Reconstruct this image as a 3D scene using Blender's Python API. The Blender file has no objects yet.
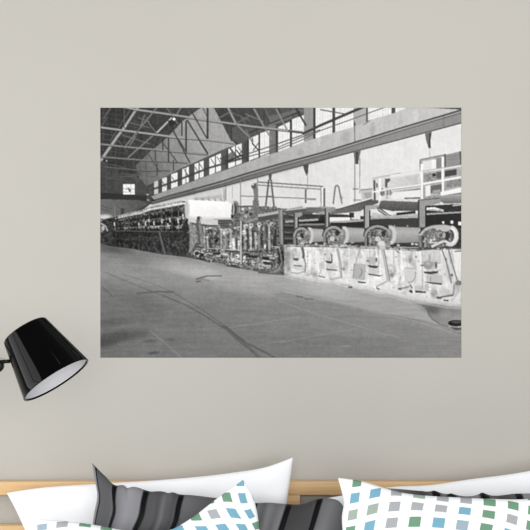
import bpy, bmesh, math, random
import numpy as np
from mathutils import Vector, Matrix, Euler

random.seed(7)
rng = np.random.RandomState(11)
SC = bpy.context.scene
COL = SC.collection

# ------------------------------------------------------------------ frame
CAM = Vector((0.0, -2.6, 1.53))
F = 963.6                                    # focal length in pixels of a 530 px frame


def ray(px, py):
    return Vector(((px - 265.0) / F, 1.0, -(py - 265.0) / F))


def at(px, py, y):
    """Point of the place that the photo shows at (px, py), at depth y."""
    d = ray(px, py)
    return CAM + d * ((y - CAM.y) / d.y)


# ------------------------------------------------------------------ materials
def srgb(v):
    v = v / 255.0
    return v / 12.92 if v <= 0.04045 else ((v + 0.055) / 1.055) ** 2.4


def rgb(r, g, b):
    return (srgb(r), srgb(g), srgb(b), 1.0)


class NT:
    """Small helper round a node tree."""
    def __init__(self, name, rough=0.6, spec=0.3):
        self.m = bpy.data.materials.new(name)
        self.m.use_nodes = True
        self.t = self.m.node_tree
        self.b = self.t.nodes['Principled BSDF']
        self.b.inputs['Roughness'].default_value = rough
        self.b.inputs['Specular IOR Level'].default_value = spec

    def n(self, kind, **kw):
        nd = self.t.nodes.new(kind)
        for k, v in kw.items():
            setattr(nd, k, v)
        return nd

    def l(self, a, b):
        self.t.links.new(a, b)

    def math(self, op, a, b=None, c=None):
        nd = self.n('ShaderNodeMath', operation=op)
        for i, v in enumerate((a, b, c)):
            if v is None:
                continue
            if isinstance(v, (int, float)):
                nd.inputs[i].default_value = v
            else:
                self.l(v, nd.inputs[i])
        return nd.outputs[0]

    def mix(self, fac, a, b):
        nd = self.n('ShaderNodeMix', data_type='RGBA')
        for i, v in ((0, fac), (6, a), (7, b)):
            if isinstance(v, (int, float, tuple)):
                nd.inputs[i].default_value = v
            else:
                self.l(v, nd.inputs[i])
        return nd.outputs[2]

    def ramp(self, fac, stops, interp='LINEAR'):
        nd = self.n('ShaderNodeValToRGB')
        cr = nd.color_ramp
        cr.interpolation = interp
        while len(cr.elements) < len(stops):
            cr.elements.new(0.5)
        for e, (p, c) in zip(cr.elements, stops):
            e.position = p
            e.color = c
        self.l(fac, nd.inputs[0])
        return nd.outputs[0]

    def noise(self, scale, detail=3.0, vec=None, rough=0.5):
        nd = self.n('ShaderNodeTexNoise')
        nd.inputs['Scale'].default_value = scale
        nd.inputs['Detail'].default_value = detail
        nd.inputs['Roughness'].default_value = rough
        if vec is None:
            vec = self.n('ShaderNodeTexCoord').outputs['Object']
        self.l(vec, nd.inputs['Vector'])
        return nd.outputs['Fac']

    def bump(self, h, strength=0.2, dist=0.002):
        nd = self.n('ShaderNodeBump')
        nd.inputs['Strength'].default_value = strength
        nd.inputs['Distance'].default_value = dist
        self.l(h, nd.inputs['Height'])
        self.l(nd.outputs[0], self.b.inputs['Normal'])

    def base(self, c):
        if isinstance(c, tuple):
            self.b.inputs['Base Color'].default_value = c
        else:
            self.l(c, self.b.inputs['Base Color'])
        return self.m


def mat_wall():
    t = NT('painted plaster', 0.9, 0.1)
    f = t.noise(3.0, 4)
    t.bump(t.noise(420.0, 2), 0.08, 0.001)
    return t.base(t.ramp(f, [(0.3, rgb(187, 184.8, 178.8)), (0.7, rgb(189, 186.8, 180.8))]))


def mat_wood():
    t = NT('light oak', 0.5, 0.25)
    tc = t.n('ShaderNodeTexCoord').outputs['Object']
    mp = t.n('ShaderNodeMapping')
    mp.inputs['Scale'].default_value = (1.6, 12.0, 42.0)
    t.l(tc, mp.inputs['Vector'])
    f = t.noise(3.0, 5, mp.outputs[0], 0.6)
    t.bump(f, 0.05, 0.001)
    return t.base(t.ramp(f, [(0.25, rgb(214, 174, 126)), (0.5, rgb(224, 188, 140)), (0.75, rgb(232, 200, 154))]))


def mat_floor():
    t = NT('floor boards', 0.5, 0.3)
    br = t.n('ShaderNodeTexBrick')
    br.inputs['Color1'].default_value = rgb(186, 160, 128)
    br.inputs['Color2'].default_value = rgb(196, 170, 138)
    br.inputs['Mortar'].default_value = rgb(90, 68, 48)
    br.inputs['Mortar Size'].default_value = 0.003
    br.inputs['Brick Width'].default_value = 1.2
    br.inputs['Row Height'].default_value = 0.14
    t.l(t.n('ShaderNodeTexCoord').outputs['Object'], br.inputs['Vector'])
    return t.base(br.outputs['Color'])


def mat_plain(name, c, rough=0.6, spec=0.3, metal=0.0):
    t = NT(name, rough, spec)
    t.b.inputs['Metallic'].default_value = metal
    return t.base(c)


def mat_cotton(name, c):
    t = NT(name, 0.85, 0.15)
    t.bump(t.noise(9.0, 3), 0.25, 0.006)
    return t.base(c)


WALL_M = mat_wall()
WOOD_M = mat_wood()
FLOOR_M = mat_floor()
WHITE_M = mat_cotton('white cotton', rgb(249, 250, 253))
MATTRESS_M = mat_cotton('mattress ticking', rgb(228, 228, 226))
BLACK_M = mat_plain('black gloss lacquer', (0.0005, 0.0005, 0.0006, 1), 0.05, 0.09)
BLACKMATT_M = mat_plain('black satin metal', (0.004, 0.004, 0.005, 1), 0.4, 0.25)
LINING_M = mat_plain('white enamel', rgb(222, 222, 227), 0.5, 0.2)
BULB_M = mat_plain('frosted bulb glass', rgb(238, 238, 236), 0.3, 0.4)
STEEL_M = mat_plain('brushed steel', rgb(170, 170, 172), 0.35, 0.5, 1.0)


# ------------------------------------------------------------------ objects
def obj(name, me, mat=None, parent=None, smooth=True):
    if isinstance(me, bmesh.types.BMesh):
        bm = me
        me = bpy.data.meshes.new(name)
        bm.to_mesh(me)
        bm.free()
    if mat is not None and not me.materials:
        me.materials.append(mat)
    for p in me.polygons:
        p.use_smooth = smooth
    o = bpy.data.objects.new(name, me)
    COL.objects.link(o)
    if parent is not None:
        o.parent = parent
        o.matrix_parent_inverse = parent.matrix_world.inverted() if False else Matrix.Translation(-parent.location)
    return o


def tag(o, label, cat, group=None):
    o['label'] = label
    o['category'] = cat
    if group:
        o['group'] = group
    return o


def empty(name, loc, label, cat):
    o = bpy.data.objects.new(name, None)
    o.location = loc
    o.empty_display_size = 0.1
    COL.objects.link(o)
    return tag(o, label, cat)


def box_bm(x0, x1, y0, y1, z0, z1, bev=0.003):
    bm = bmesh.new()
    bmesh.ops.create_cube(bm, size=1.0)
    bmesh.ops.scale(bm, vec=(x1 - x0, y1 - y0, z1 - z0), verts=bm.verts)
    bmesh.ops.translate(bm, vec=((x0 + x1) / 2, (y0 + y1) / 2, (z0 + z1) / 2), verts=bm.verts)
    if bev:
        bmesh.ops.bevel(bm, geom=bm.edges[:], offset=bev, segments=2, affect='EDGES', profile=0.5)
    return bm


def lathe_bm(profile, origin, axis, seg=96):
    """Revolve (radius, height) pairs about an axis."""
    bm = bmesh.new()
    q = Vector((0, 0, 1)).rotation_difference(Vector(axis).normalized())
    rings = []
    for r, h in profile:
        if r < 1e-6:
            rings.append([bm.verts.new(Vector(origin) + q @ Vector((0, 0, h)))])
        else:
            rings.append([bm.verts.new(Vector(origin) + q @ Vector((r * math.cos(a), r * math.sin(a), h)))
                          for a in [2 * math.pi * k / seg for k in range(seg)]])
    for a, b in zip(rings, rings[1:]):
        if len(a) == 1 and len(b) == 1:
            continue
        for k in range(seg):
            k2 = (k + 1) % seg
            if len(a) == 1:
                bm.faces.new((a[0], b[k2], b[k]))
            elif len(b) == 1:
                bm.faces.new((a[k], a[k2], b[0]))
            else:
                bm.faces.new((a[k], a[k2], b[k2], b[k]))
    bmesh.ops.recalc_face_normals(bm, faces=bm.faces[:])
    return bm


def tube_bm(pts, r, seg=16):
    bm = bmesh.new()
    pts = [Vector(p) for p in pts]
    rings = []
    for i, p in enumerate(pts):
        d = (pts[min(i + 1, len(pts) - 1)] - pts[max(i - 1, 0)]).normalized()
        u = d.cross(Vector((0, 1, 0.01))).normalized()
        w = d.cross(u)
        rings.append([bm.verts.new(p + (u * math.cos(a) + w * math.sin(a)) * r)
                      for a in [2 * math.pi * k / seg for k in range(seg)]])
    for a, b in zip(rings, rings[1:]):
        for k in range(seg):
            bm.faces.new((a[k], a[(k + 1) % seg], b[(k + 1) % seg], b[k]))
    bm.faces.new(rings[0])
    bm.faces.new(rings[-1][::-1])
    bmesh.ops.recalc_face_normals(bm, faces=bm.faces[:])
    return bm


# ------------------------------------------------------------------ the setting
def structure(name, bm, m):
    o = obj(name, bm, m, smooth=False)
    o['kind'] = 'structure'
    return o


structure('wall_back', box_bm(-2.4, 2.4, 0.0, 0.12, 0.0, 2.7, 0), WALL_M)
structure('floor', box_bm(-2.4, 2.4, -4.2, 0.12, -0.06, 0.0, 0), FLOOR_M)

# ------------------------------------------------------------------ the mural: a printed picture, painted in a raster
X0, X1, Y0, Y1 = 100.4, 461.2, 107.8, 357.6
S = 3.0
MW, MH = int(round((X1 - X0) * S)), int(round((Y1 - Y0) * S))
MW -= MW % 2
MH -= MH % 2
IM = np.full((MH, MW), 70.0)


def _mask(pts):
    P = (np.array(pts, float) - (X0, Y0)) * S
    x0, y0 = np.floor(P.min(0)).astype(int) - 1
    x1, y1 = np.ceil(P.max(0)).astype(int) + 1
    x0, y0, x1, y1 = max(x0, 0), max(y0, 0), min(x1, MW), min(y1, MH)
    if x1 <= x0 or y1 <= y0:
        return None
    gx = np.arange(x0, x1)[None, :] + 0.5
    gy = np.arange(y0, y1)[:, None] + 0.5
    m = np.zeros((y1 - y0, x1 - x0), bool)
    Q = np.roll(P, -1, 0)
    for (ax, ay), (bx, by) in zip(P, Q):
        if ay == by:
            continue
        c = (gy >= min(ay, by)) & (gy < max(ay, by))
        xi = ax + (gy - ay) * (bx - ax) / (by - ay)
        m ^= c & (gx < xi)
    return m, (slice(y0, y1), slice(x0, x1)), gx / S + X0, gy / S + Y0


def smooth_noise(sc, seed, sx=1.0, sy=1.0):
    """Smooth value noise over the whole print, about -1..1."""
    r = np.random.RandomState(seed)
    cw, ch = int((X1 - X0) / (sc * sx)) + 3, int((Y1 - Y0) / (sc * sy)) + 3
    g = r.rand(ch, cw) * 2 - 1
    fx = np.arange(MW) / (S * sc * sx)
    fy = np.arange(MH) / (S * sc * sy)
    ix, iy = fx.astype(int), fy.astype(int)
    tx, ty = fx - ix, fy - iy
    tx, ty = tx * tx * (3 - 2 * tx), ty * ty * (3 - 2 * ty)
    a = g[np.ix_(iy, ix)] * (1 - tx) + g[np.ix_(iy, ix + 1)] * tx
    b = g[np.ix_(iy + 1, ix)] * (1 - tx) + g[np.ix_(iy + 1, ix + 1)] * tx
    return a * (1 - ty[:, None]) + b * ty[:, None]


def poly(pts, g, a=1.0, nz=None, amp=0.0):
    """Fill a polygon; g is a grey or a function of (x, y)."""
    r = _mask(pts)
    if r is None:
        return
    m, sl, gx, gy = r
    v = g(gx, gy) if callable(g) else g
    v = np.broadcast_to(np.asarray(v, float), m.shape)
    if nz is not None:
        v = v + nz[sl] * amp
    t = IM[sl]
    IM[sl] = np.where(m, t * (1 - a) + v * a, t)


def lerp(p, q, gp, gq):
    """Grey ramp from gp at p to gq at q."""
    d = np.array(q, float) - p
    L = (d ** 2).sum()
    return lambda x, y: gp + (gq - gp) * np.clip(((x - p[0]) * d[0] + (y - p[1]) * d[1]) / L, 0, 1)


def line(pts, w, g, a=1.0):
    for (ax, ay), (bx, by) in zip(pts, pts[1:]):
        L = math.hypot(bx - ax, by - ay) or 1e-6
        nx, ny = -(by - ay) / L * w / 2, (bx - ax) / L * w / 2
        poly([(ax + nx, ay + ny), (bx + nx, by + ny), (bx - nx, by - ny), (ax - nx, ay - ny)], g, a)


def ell(cx, cy, rx, ry, g, a=1.0, t0=0, t1=360, rot=0):
    c, s = math.cos(math.radians(rot)), math.sin(math.radians(rot))
    pts = []
    for k in range(25):
        t = math.radians(t0 + (t1 - t0) * k / 24)
        u, v = rx * math.cos(t), ry * math.sin(t)
        pts.append((cx + u * c - v * s, cy + u * s + v * c))
    poly(pts, g, a)


def arc(cx, cy, rx, ry, w, g, t0, t1, a=1.0, n=18):
    line([(cx + rx * math.cos(math.radians(t0 + (t1 - t0) * k / n)),
           cy + ry * math.sin(math.radians(t0 + (t1 - t0) * k / n))) for k in range(n + 1)], w, g, a)


def rect(x0, y0, x1, y1, g, a=1.0):
    poly([(x0, y0), (x1, y0), (x1, y1), (x0, y1)], g, a)


def interp(x, pts):
    xs, ys = zip(*pts)
    return float(np.interp(x, xs, ys))


def blur(mask_sl, n):
    pass


def soft(cx, cy, rx, ry, d, rot=0, p=1.0):
    """Add a soft-edged blot of strength d."""
    global IM
    R = max(rx, ry) * 1.1
    x0, x1 = int(max((cx - R - X0) * S, 0)), int(min((cx + R - X0) * S, MW))
    y0, y1 = int(max((cy - R - Y0) * S, 0)), int(min((cy + R - Y0) * S, MH))
    if x1 <= x0 or y1 <= y0:
        return
    gx = np.arange(x0, x1)[None, :] / S + X0 - cx
    gy = np.arange(y0, y1)[:, None] / S + Y0 - cy
    c, s = math.cos(math.radians(rot)), math.sin(math.radians(rot))
    u, v = (gx * c + gy * s) / rx, (-gx * s + gy * c) / ry
    IM[y0:y1, x0:x1] += d * np.clip(1 - u * u - v * v, 0, 1) ** p


N2 = smooth_noise(1.0, 1)
N3 = smooth_noise(2.2, 2)
N6 = smooth_noise(6.0, 3)
N14 = smooth_noise(14.0, 4)
NV = smooth_noise(2.0, 5, 0.8, 9.0)          # upright streaks
NH = smooth_noise(2.0, 6, 9.0, 0.8)          # level streaks

#MURAL-BEGIN
def paint_hall():
    R = random.Random(5)
    # --- floor
    top = [(100, 243), (112, 246), (140, 249.5), (160, 253.5), (190, 257.5), (212, 262), (240, 268), (262, 272), (290, 274),
           (330, 280), (380, 290), (420, 297), (462, 303)]
    def fl(x, y):
        d = np.clip((y - 243) / 115, 0, 1)
        r = np.clip((x - 100) / 362, 0, 1)
        return 112 + 24 * r + 22 * np.exp(-((d - 0.24) / 0.2) ** 2) + 14 * r * (1 - d) - 8 * d * (1 - r)
    poly(top + [(462, 358), (100, 358)], fl, 1, N6 * 0.6 + NH * 1.2 + N3 * 0.8, 4.0)
    rect(100, 240, 462, 358, lambda x, y: 128 + 0 * x, 0.0)
    soft(112, 248, 26, 6, -34, 8)
    soft(185, 268, 46, 9, 22, 12)
    soft(250, 282, 90, 14, 14, 12); soft(150, 258, 60, 8, -12, 8); soft(130, 300, 50, 22, -8, 10)
    soft(110, 322, 38, 5, -14, -6)
    soft(112, 337, 44, 8, -28, -9)
    soft(104, 344, 16, 6, -14, -9)
    soft(150, 340, 9, 2, -16, -4)
    soft(153, 352, 8, 2, -26, -8)
    soft(171, 339, 8, 2, -18, 8)
    soft(140, 300, 50, 10, -5, 20)
    soft(350, 345, 120, 14, -8, 4)
    # lighter sunlit apron and darker belt
    poly([(290, 274), (330, 280), (380, 290), (462, 303), (462, 330), (420, 319), (380, 312), (330, 300), (285, 288), (240, 276)],
         lerp((300, 285), (460, 320), 160, 170), 0.7, NH, 6)
    poly([(280, 291), (330, 302), (380, 318), (462, 337), (462, 352), (400, 338), (350, 322), (300, 309), (270, 300)], 128, 0.5, NH, 5)
    soft(330, 291, 40, 7, 14, 12)
    line([(284, 291), (330, 300.5), (380, 313), (420, 322), (462, 335)], 1.0, 172, 0.4)
    line([(278, 300), (318, 314), (350, 323), (380, 332), (400, 337)], 1.0, 158, 0.4)
    line([(228, 327), (260, 322.5), (300, 316)], 1.0, 160, 0.35)
    line([(278, 342), (310, 336), (356, 328)], 1.3, 160, 0.28)
    line([(245, 350), (268, 342), (284, 340)], 1.0, 150, 0.3)
    line([(190, 330), (222, 326)], 1.0, 150, 0.25)
    line([(214, 282), (250, 289), (290, 300)], 1.4, 158, 0.3)
    line([(150, 330), (165, 342), (182, 357)], 1.2, 150, 0.4)
    line([(300, 262 + 83), (352, 346)], 0.8, 150, 0.25)
    line([(341, 345.3), (350, 345)], 1.1, 168, 0.45)
    # cart tracks
    line([(106, 272), (122, 279), (150, 290), (163, 295)], 1.0, 82, 0.45)
    line([(163, 295), (185, 304), (205, 315), (223, 327)], 1.4, 84, 0.68)
    line([(121, 273), (150, 282), (171, 290.5)], 0.7, 94, 0.51)
    line([(171, 290.5), (192, 303), (210, 314), (226, 327)], 1.0, 88, 0.64)
    line([(223, 325), (233, 334), (247, 346)], 3.4, 82, 0.59)
    line([(247, 345), (260, 357.5)], 3.2, 86, 0.59)
    line([(226, 326), (246, 342), (262, 350), (276, 357.5)], 2.0, 82, 0.64)
    line([(137, 293), (158, 291), (174, 291.5)], 1.5, 78, 0.64)
    line([(102, 286), (114, 297)], 1.0, 80, 0.59)
    line([(196, 279), (207, 275.5), (222, 275.5)], 1.6, 80, 0.72)
    line([(196, 281.5), (201, 280.5)], 1.5, 74, 0.77)
    line([(197, 278), (210, 280)], 1.0, 86, 0.51)
    line([(296, 295.7), (303, 296.8)], 1.8, 98, 0.72)
    line([(304, 298.3), (313, 298.6)], 1.4, 102, 0.72)
    # wet patch at the right
    poly([(420, 304), (440, 303), (462, 303), (462, 322), (452, 321), (448, 326), (436, 322), (428, 315), (426, 309)],
         lerp((430, 312), (455, 312), 104, 136), 0.6, N6, 4)
    soft(440, 308, 24, 7, -20, 6)
    soft(430, 309, 12, 5, -14, 10)
    soft(444, 312, 8, 6, 16)
    line([(427, 312), (431, 318), (440, 324), (448, 326)], 1.2, 92, 0.6)
    poly([(398, 296), (420, 303), (440, 305), (425, 307)], 118, 0.6)
    ell(455.5, 322.5, 8, 3.2, 34)
    ell(456.5, 321.4, 5.5, 1.3, 96, 0.7)
    poly([(449, 326), (462, 327), (462, 329), (455, 329.5)], 74, 0.9)
    line([(448, 325.6), (462, 327)], 0.9, 175, 0.7)
    line([(452, 331), (462, 334)], 1.4, 120, 0.6)

    # --- roof
    poly([(100, 107), (410, 107), (395, 113), (146, 190), (100, 204)], lerp((100, 150), (330, 112), 54, 82), 1, N3, 9)
    poly([(196, 107), (345, 107), (250, 140), (230, 142)], lerp((215, 120), (320, 110), 66, 86), 1, N3, 8)
    # end gable lit by the roof light
    poly([(203, 107), (213.5, 107), (230, 139), (236, 145), (190, 166), (147, 186), (141, 182), (136, 166), (150, 152), (164, 141), (174, 131), (182, 122), (194, 113)],
         lerp((134, 174), (200, 145), 92, 156), 1, NV * 0.6 + N3, 7)
    for k in range(13):
        x = 140 + k * 7
        line([(x, interp(x, [(130, 165), (195, 107), (240, 107)])), (x + 1, interp(x, [(140, 184), (236, 146)]))], 0.6, 116, 0.25)
    poly([(100, 107), (137, 107), (115, 140), (100, 160)], 50, 0.6, N2, 7)
    for k in range(12):
        y = 112 + k * 5.2
        line([(101, y + 1), (150 - k * 3, y + 6)], 0.7, R.choice([86, 96, 78, 34]), 0.6)
    for k in range(8):
        x = 104 + k * 6.2
        line([(x, 108), (x - 1, 176)], 0.7, R.choice([38, 84, 90]), 0.5)
    # purlin shades on the right slope
    for k in range(9):
        x = 222 + k * 14
        line([(x, 108), (x + 12 - k, 128 - k)], 2.2, 58 + (k % 2) * 44, 0.55)
    poly([(268, 117), (300, 109), (312, 108), (272, 125)], 118, 0.55)
    poly([(232, 128), (245, 124), (262, 130), (262, 136), (240, 144), (232, 140)], 88, 0.7, N2, 10)
    poly([(216, 110), (244, 108), (247, 117), (222, 122)], 60, 0.6)
    line([(247, 134), (268, 125), (300, 112)], 1.6, 56, 0.9)
    line([(262, 128), (292, 117.5)], 2.0, 128, 0.5)

    # --- side wall: concrete band, girder and plaster
    band_t = [(411, 107), (395, 113), (368, 121), (354, 127), (335, 132.5), (304, 142), (278, 152), (249, 161.5), (226, 170),
              (209, 175.2), (194, 181), (182, 185), (171, 189), (160, 193), (150, 197)]
    gird_t = [(462, 110), (400, 128.4), (320, 153.3), (280, 164), (245, 174), (223, 181), (200, 187.5), (170, 195.5), (152, 201)]
    gird_b = [(462, 123), (400, 139.6), (320, 160.8), (280, 171.5), (245, 180.7), (223, 186.6), (200, 192), (170, 199.4), (152, 204)]
    # glass, pillars and mullions
    up_t = [(395, 107), (335, 107), (304, 115), (278, 127), (249, 142), (227, 148), (209, 156), (194, 163), (182, 168), (171, 174), (160, 180), (150, 186)]
    poly(up_t[::-1] + [(411, 107)] + band_t[1:], lerp((160, 185), (320, 130), 70, 96), 1)
    glass = lambda x, y: 226 + 0 * x
    def pane(x0, x1, ya0, ya1, yb0, yb1, g=228):
        poly([(x0, ya0), (x1, ya1), (x1, yb1), (x0, yb0)], g, 1, N2, 5)
        k = x0 + 1.8
        while k < x1 - 1:
            f = (k - x0) / (x1 - x0)
            line([(k, ya0 + (ya1 - ya0) * f), (k, yb0 + (yb1 - yb0) * f)], 0.4, 176, 0.55)
            k += 2.6
        h = yb0 - ya0
        j = 5.0
        while j < h - 2:
            line([(x0, ya0 + j), (x1, ya1 + j * (yb1 - ya1) / h)], 0.4, 190, 0.45)
            j += 6.0
    pane(249, 258.4, 139, 134.8, 161.5, 158.8)
    pane(260, 269, 133.5, 130.5, 158, 155)
    pane(278, 289.6, 127.5, 122, 152, 147.6)
    pane(292, 303.6, 119.5, 115.5, 147, 142.4)
    pane(315.4, 332, 107, 107, 138.8, 133.8)
    pane(335, 353.4, 107, 107, 132.4, 127.2)
    pane(367.6, 391, 107, 107, 121, 114.2)
    pane(395, 409, 107, 107, 113, 107.4)
    pane(228.5, 235, 149.5, 146, 168.4, 166)
    pane(236, 241.8, 145.5, 143.5, 165.6, 163.4)
    pane(209.4, 215, 158.5, 156, 175, 173)
    pane(216, 221, 155.4, 153.4, 172.6, 170.6)
    pane(194.6, 198.8, 164.2, 162.6, 180.4, 178.6)
    pane(199.8, 203.6, 162, 160.6, 178.2, 176.8)
    pane(182.4, 185.6, 169.2, 168, 184.8, 183.4)
    pane(186.4, 189, 167.8, 166.4, 183, 182)
    pane(171.4, 177.6, 174.4, 172.4, 188.6, 186.4)
    pane(162.4, 167, 178.6, 177, 192, 190.4, 215)
    pane(154.4, 158.4, 182, 180.6, 194.6, 193.4, 190)
    pane(149, 151, 189, 188, 197, 196.6, 130)
    # broken pattern of the far panes
    for x, y in ((201, 166), (197, 170), (186, 172), (188, 176), (174, 180), (164, 184), (232, 152), (240, 150), (213, 162), (219, 160)):
        line([(x - 2, y - 3), (x + 2, y + 3)], 0.8, 80, 0.8)
    def pillar(x0, x1, yt, yb0, yb1, g, gd):
        poly([(x0, yt), (x1, yt), (x1, yb1), (x0, yb0)], g, 1, NV, 5)
        line([(x1 - 0.8, yt), (x1 - 0.8, yb1)], 1.6, gd, 0.9)
    pillar(269.2, 278, 125, 156, 152, 116, 62)
    pillar(303.8, 315, 107, 143, 139.5, 142, 58)
    pillar(353.6, 367.4, 107, 128, 122, 168, 80)
    pillar(242, 249, 140, 164, 161.5, 84, 50)
    pillar(221.2, 228, 150, 171, 169.4, 84, 52)
    line([(259.2, 133), (259.2, 159)], 1.5, 56)
    line([(252.6, 138), (252.6, 145)], 0.9, 90)
    line([(290.8, 120), (290.8, 148)], 1.9, 60)
    line([(333.4, 107), (333.4, 133.6)], 2.3, 66)
    line([(393, 107), (393, 114)], 3.2, 78)
    line([(247.9, 140), (247.9, 162)], 1.6, 52)
    line([(276.9, 127), (276.9, 153)], 2.0, 56)
    line([(314.2, 107), (314.2, 139.5)], 2.2, 60)
    # concrete band
    poly(band_t + [(150, 201)] + gird_t[::-1], lerp((160, 196), (330, 140), 112, 182), 1, NV, 8)
    poly(band_t + [(150, 201)] + gird_t[::-1], lerp((330, 140), (440, 115), 180, 200), 0.45, N3, 11)
    line([(354, 121), (354.6, 143)], 0.8, 92, 0.9)
    line([(354.2, 122.5), (354.4, 126)], 1.8, 70, 0.9)
    line([(332, 134), (332, 148)], 0.5, 150, 0.5)
    poly([(367, 121.4), (371, 120.4), (366, 124), (362, 126)], 90, 0.7)
    soft(345, 138, 6, 8, -18); soft(372, 130, 4, 9, -18); soft(300, 152, 4, 6, -16); soft(400, 120, 3, 7, -12); soft(318, 140, 3, 8, 14)
    soft(270, 160, 5, 4, -12); soft(415, 116, 4, 7, 12)
    # plaster wall
    wall = [(150, 204)] + gird_b[::-1] + [(462, 232), (320, 232), (190, 222), (130, 218)]
    poly(wall, lerp((200, 205), (420, 170), 204, 220), 1, N6, 7)
    poly(wall, lerp((200, 205), (420, 170), 206, 220), 0.5, N3 * 0.6 + NV * 0.6, 9)
    # steam and pale far wall under the girder
    poly([(138, 214), (152, 205), (200, 193), (225, 188), (225, 205), (186, 206), (150, 216)], 196, 0.85, N3, 6)
    poly([(222, 188), (240, 183), (240, 202), (224, 202)], 214, 0.7)
    line([(224, 188), (224.5, 202)], 1.6, 128, 0.6)
    line([(232.5, 186), (232.5, 198)], 0.8, 140, 0.7)
    line([(226, 186), (226, 200)], 1.0, 104, 0.8)
    line([(194, 199.5), (222, 196)], 3.0, 158, 0.55)
    for k in range(5):
        line([(196 + k * 6, 198), (198 + k * 6, 201)], 1.6, 122, 0.6)
    # girder
    poly(gird_t + gird_b[::-1], lerp((160, 200), (400, 134), 92, 138), 1, N3, 4)
    line(gird_t, 1.5, 66)
    line([(x, y + 1.5) for x, y in gird_t], 0.9, 188, 0.55)
    line([(x, y + 2.9) for x, y in gird_t], 0.9, 84, 0.8)
    line(gird_b, 1.1, 74)
    line([(x, y + 1.6) for x, y in gird_b[2:]], 1.2, 176, 0.5)
    poly([(152, 200), (170, 195), (196, 190), (196, 194), (170, 200), (152, 204)], 84, 0.6)
    poly([(442, 117), (444, 116.5), (444, 127), (442, 127.5)], 116, 0.6)
    # brackets under the girder and wall fixings
    poly([(424.5, 134), (431.5, 132), (430, 141), (430.4, 148.6), (428, 148.4), (425.6, 140)], 104)
    line([(429.6, 133), (429, 148)], 1.6, 60)
    line([(429.2, 148), (429.4, 158)], 1.2, 176, 0.7)
    poly([(353.4, 152.6), (360.6, 150.8), (357.6, 164), (354.6, 164)], 104)
    line([(356.6, 152), (357, 164)], 2.2, 66)
    line([(354.6, 160), (354.6, 202)], 0.8, 120, 0.9)
    line([(359.6, 158), (359.4, 194)], 0.8, 136, 0.9)
    line([(352.4, 189), (358, 189)], 1.2, 110)
    line([(353, 200), (361, 200)], 1.0, 120)
    poly([(303, 165.4), (308.4, 164), (308, 173), (306.4, 176), (304, 170)], 74)
    line([(307.5, 175), (307.2, 190)], 0.7, 124, 0.8)
    line([(305.6, 189), (305.6, 203)], 1.9, 92)
    poly([(268.6, 174.4), (272, 173.6), (271, 180), (269, 180)], 80)
    # handrail, A frame and hoop against the wall
    line([(257.5, 182), (290, 184.2), (323, 186.5)], 1.4, 118)
    line([(257.5, 185), (290, 187.4), (321, 189.2)], 1.2, 128)
    line([(240, 196), (256, 196.4), (315, 198.8)], 1.0, 124)
    line([(305, 199), (316, 199.4)], 1.6, 140)
    line([(268.8, 179.6), (265.2, 210)], 1.7, 88)
    line([(271, 179.6), (274.4, 210)], 1.7, 96)
    line([(266.6, 196), (272.8, 196.4)], 1.0, 96)
    poly([(252.4, 184), (256.6, 182.8), (258, 200), (259, 214), (253, 214), (254, 196)], 118, 1, N2, 10)
    line([(257.4, 176), (257.6, 200)], 0.8, 110)
    ell(253.6, 186, 2.4, 2.8, 84)
    ell(252.8, 184.4, 1.2, 1.2, 200)
    line([(322.4, 187), (322.6, 208)], 1.7, 232)
    line([(320.8, 187), (321, 206)], 0.8, 128)
    line([(324, 188), (324.2, 208)], 2.0, 100)
    line([(333, 204), (335, 187), (336.6, 185), (338.4, 186.6), (341.8, 203.6)], 1.5, 112)
    line([(342, 196), (341.4, 203)], 0.8, 150)

    # --- far end of the hall
    poly([(100, 160), (124, 176), (136, 174), (147, 186), (152, 203), (138, 214), (100, 222)], 66, 1, N3, 6)
    for k in range(10):
        line([(102 + k * 5, 166), (102 + k * 5, 192)], 0.6, R.choice([84, 50]), 0.5)
    for k in range(5):
        line([(120 + k * 5, 177 - k % 2), (137, 175 + k * 2)], 0.8, 104, 0.5)
    line([(101, 162), (140, 172)], 1.0, 92, 0.6); line([(101, 176), (132, 182)], 0.8, 84, 0.5)
    poly([(100, 192.6), (150, 195.5), (156, 201), (150, 201), (100, 199)], 47)
    poly([(100, 199), (140, 200), (148, 204), (130, 214), (100, 220)], lerp((101, 204), (140, 206), 104, 82), 1, N3, 5)
    line([(101, 205.4), (112, 209)], 0.8, 70, 0.8)
    line([(101, 208.5), (110, 211.5)], 0.8, 64, 0.6)
    rect(121, 208, 124.6, 217, 62)
    rect(114.6, 206, 115.6, 217, 132, 0.6)
    soft(105, 216.6, 9, 3.4, 100); line([(101, 216.6), (109, 217)], 1.2, 200, 0.7)
    line([(101, 220.6), (109, 221.4)], 2.0, 176)
    rect(123.4, 184, 135.2, 194.4, 232)
    line([(123.4, 188.8), (135.2, 189.2)], 0.8, 130, 0.8)
    line([(123.4, 192), (135.2, 192.2)], 0.8, 170, 0.8)
    line([(126.5, 184), (126.5, 191)], 0.5, 170); line([(131, 184), (131, 194)], 0.5, 170)
    line([(128, 187.6), (131, 191)], 1.4, 90, 0.9); ell(130, 190.6, 1.1, 1.1, 50)
    poly([(146, 188), (150, 187), (152, 201), (147, 203)], 66); line([(148.6, 201), (149.4, 201)], 1.2, 180)
    line([(146.6, 194.6), (149, 194.4)], 1.6, 170, 0.9); line([(147, 200), (149.4, 199.8)], 1.4, 150, 0.9)

    # --- roof trusses
    line([(101, 161), (117, 138), (124, 129), (137, 109.6), (138.6, 107)], 2.8, 158)
    line([(102.4, 161.6), (118.4, 138.6), (125.6, 129), (139, 108.6)], 0.8, 70)
    line([(110, 142), (132, 108)], 0.9, 104, 0.7)
    line([(104, 119), (111, 108)], 1.4, 100, 0.8); line([(101, 128), (108, 117)], 1.0, 90, 0.7)
    line([(119, 140), (146, 108)], 0.9, 60, 0.7)
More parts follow.
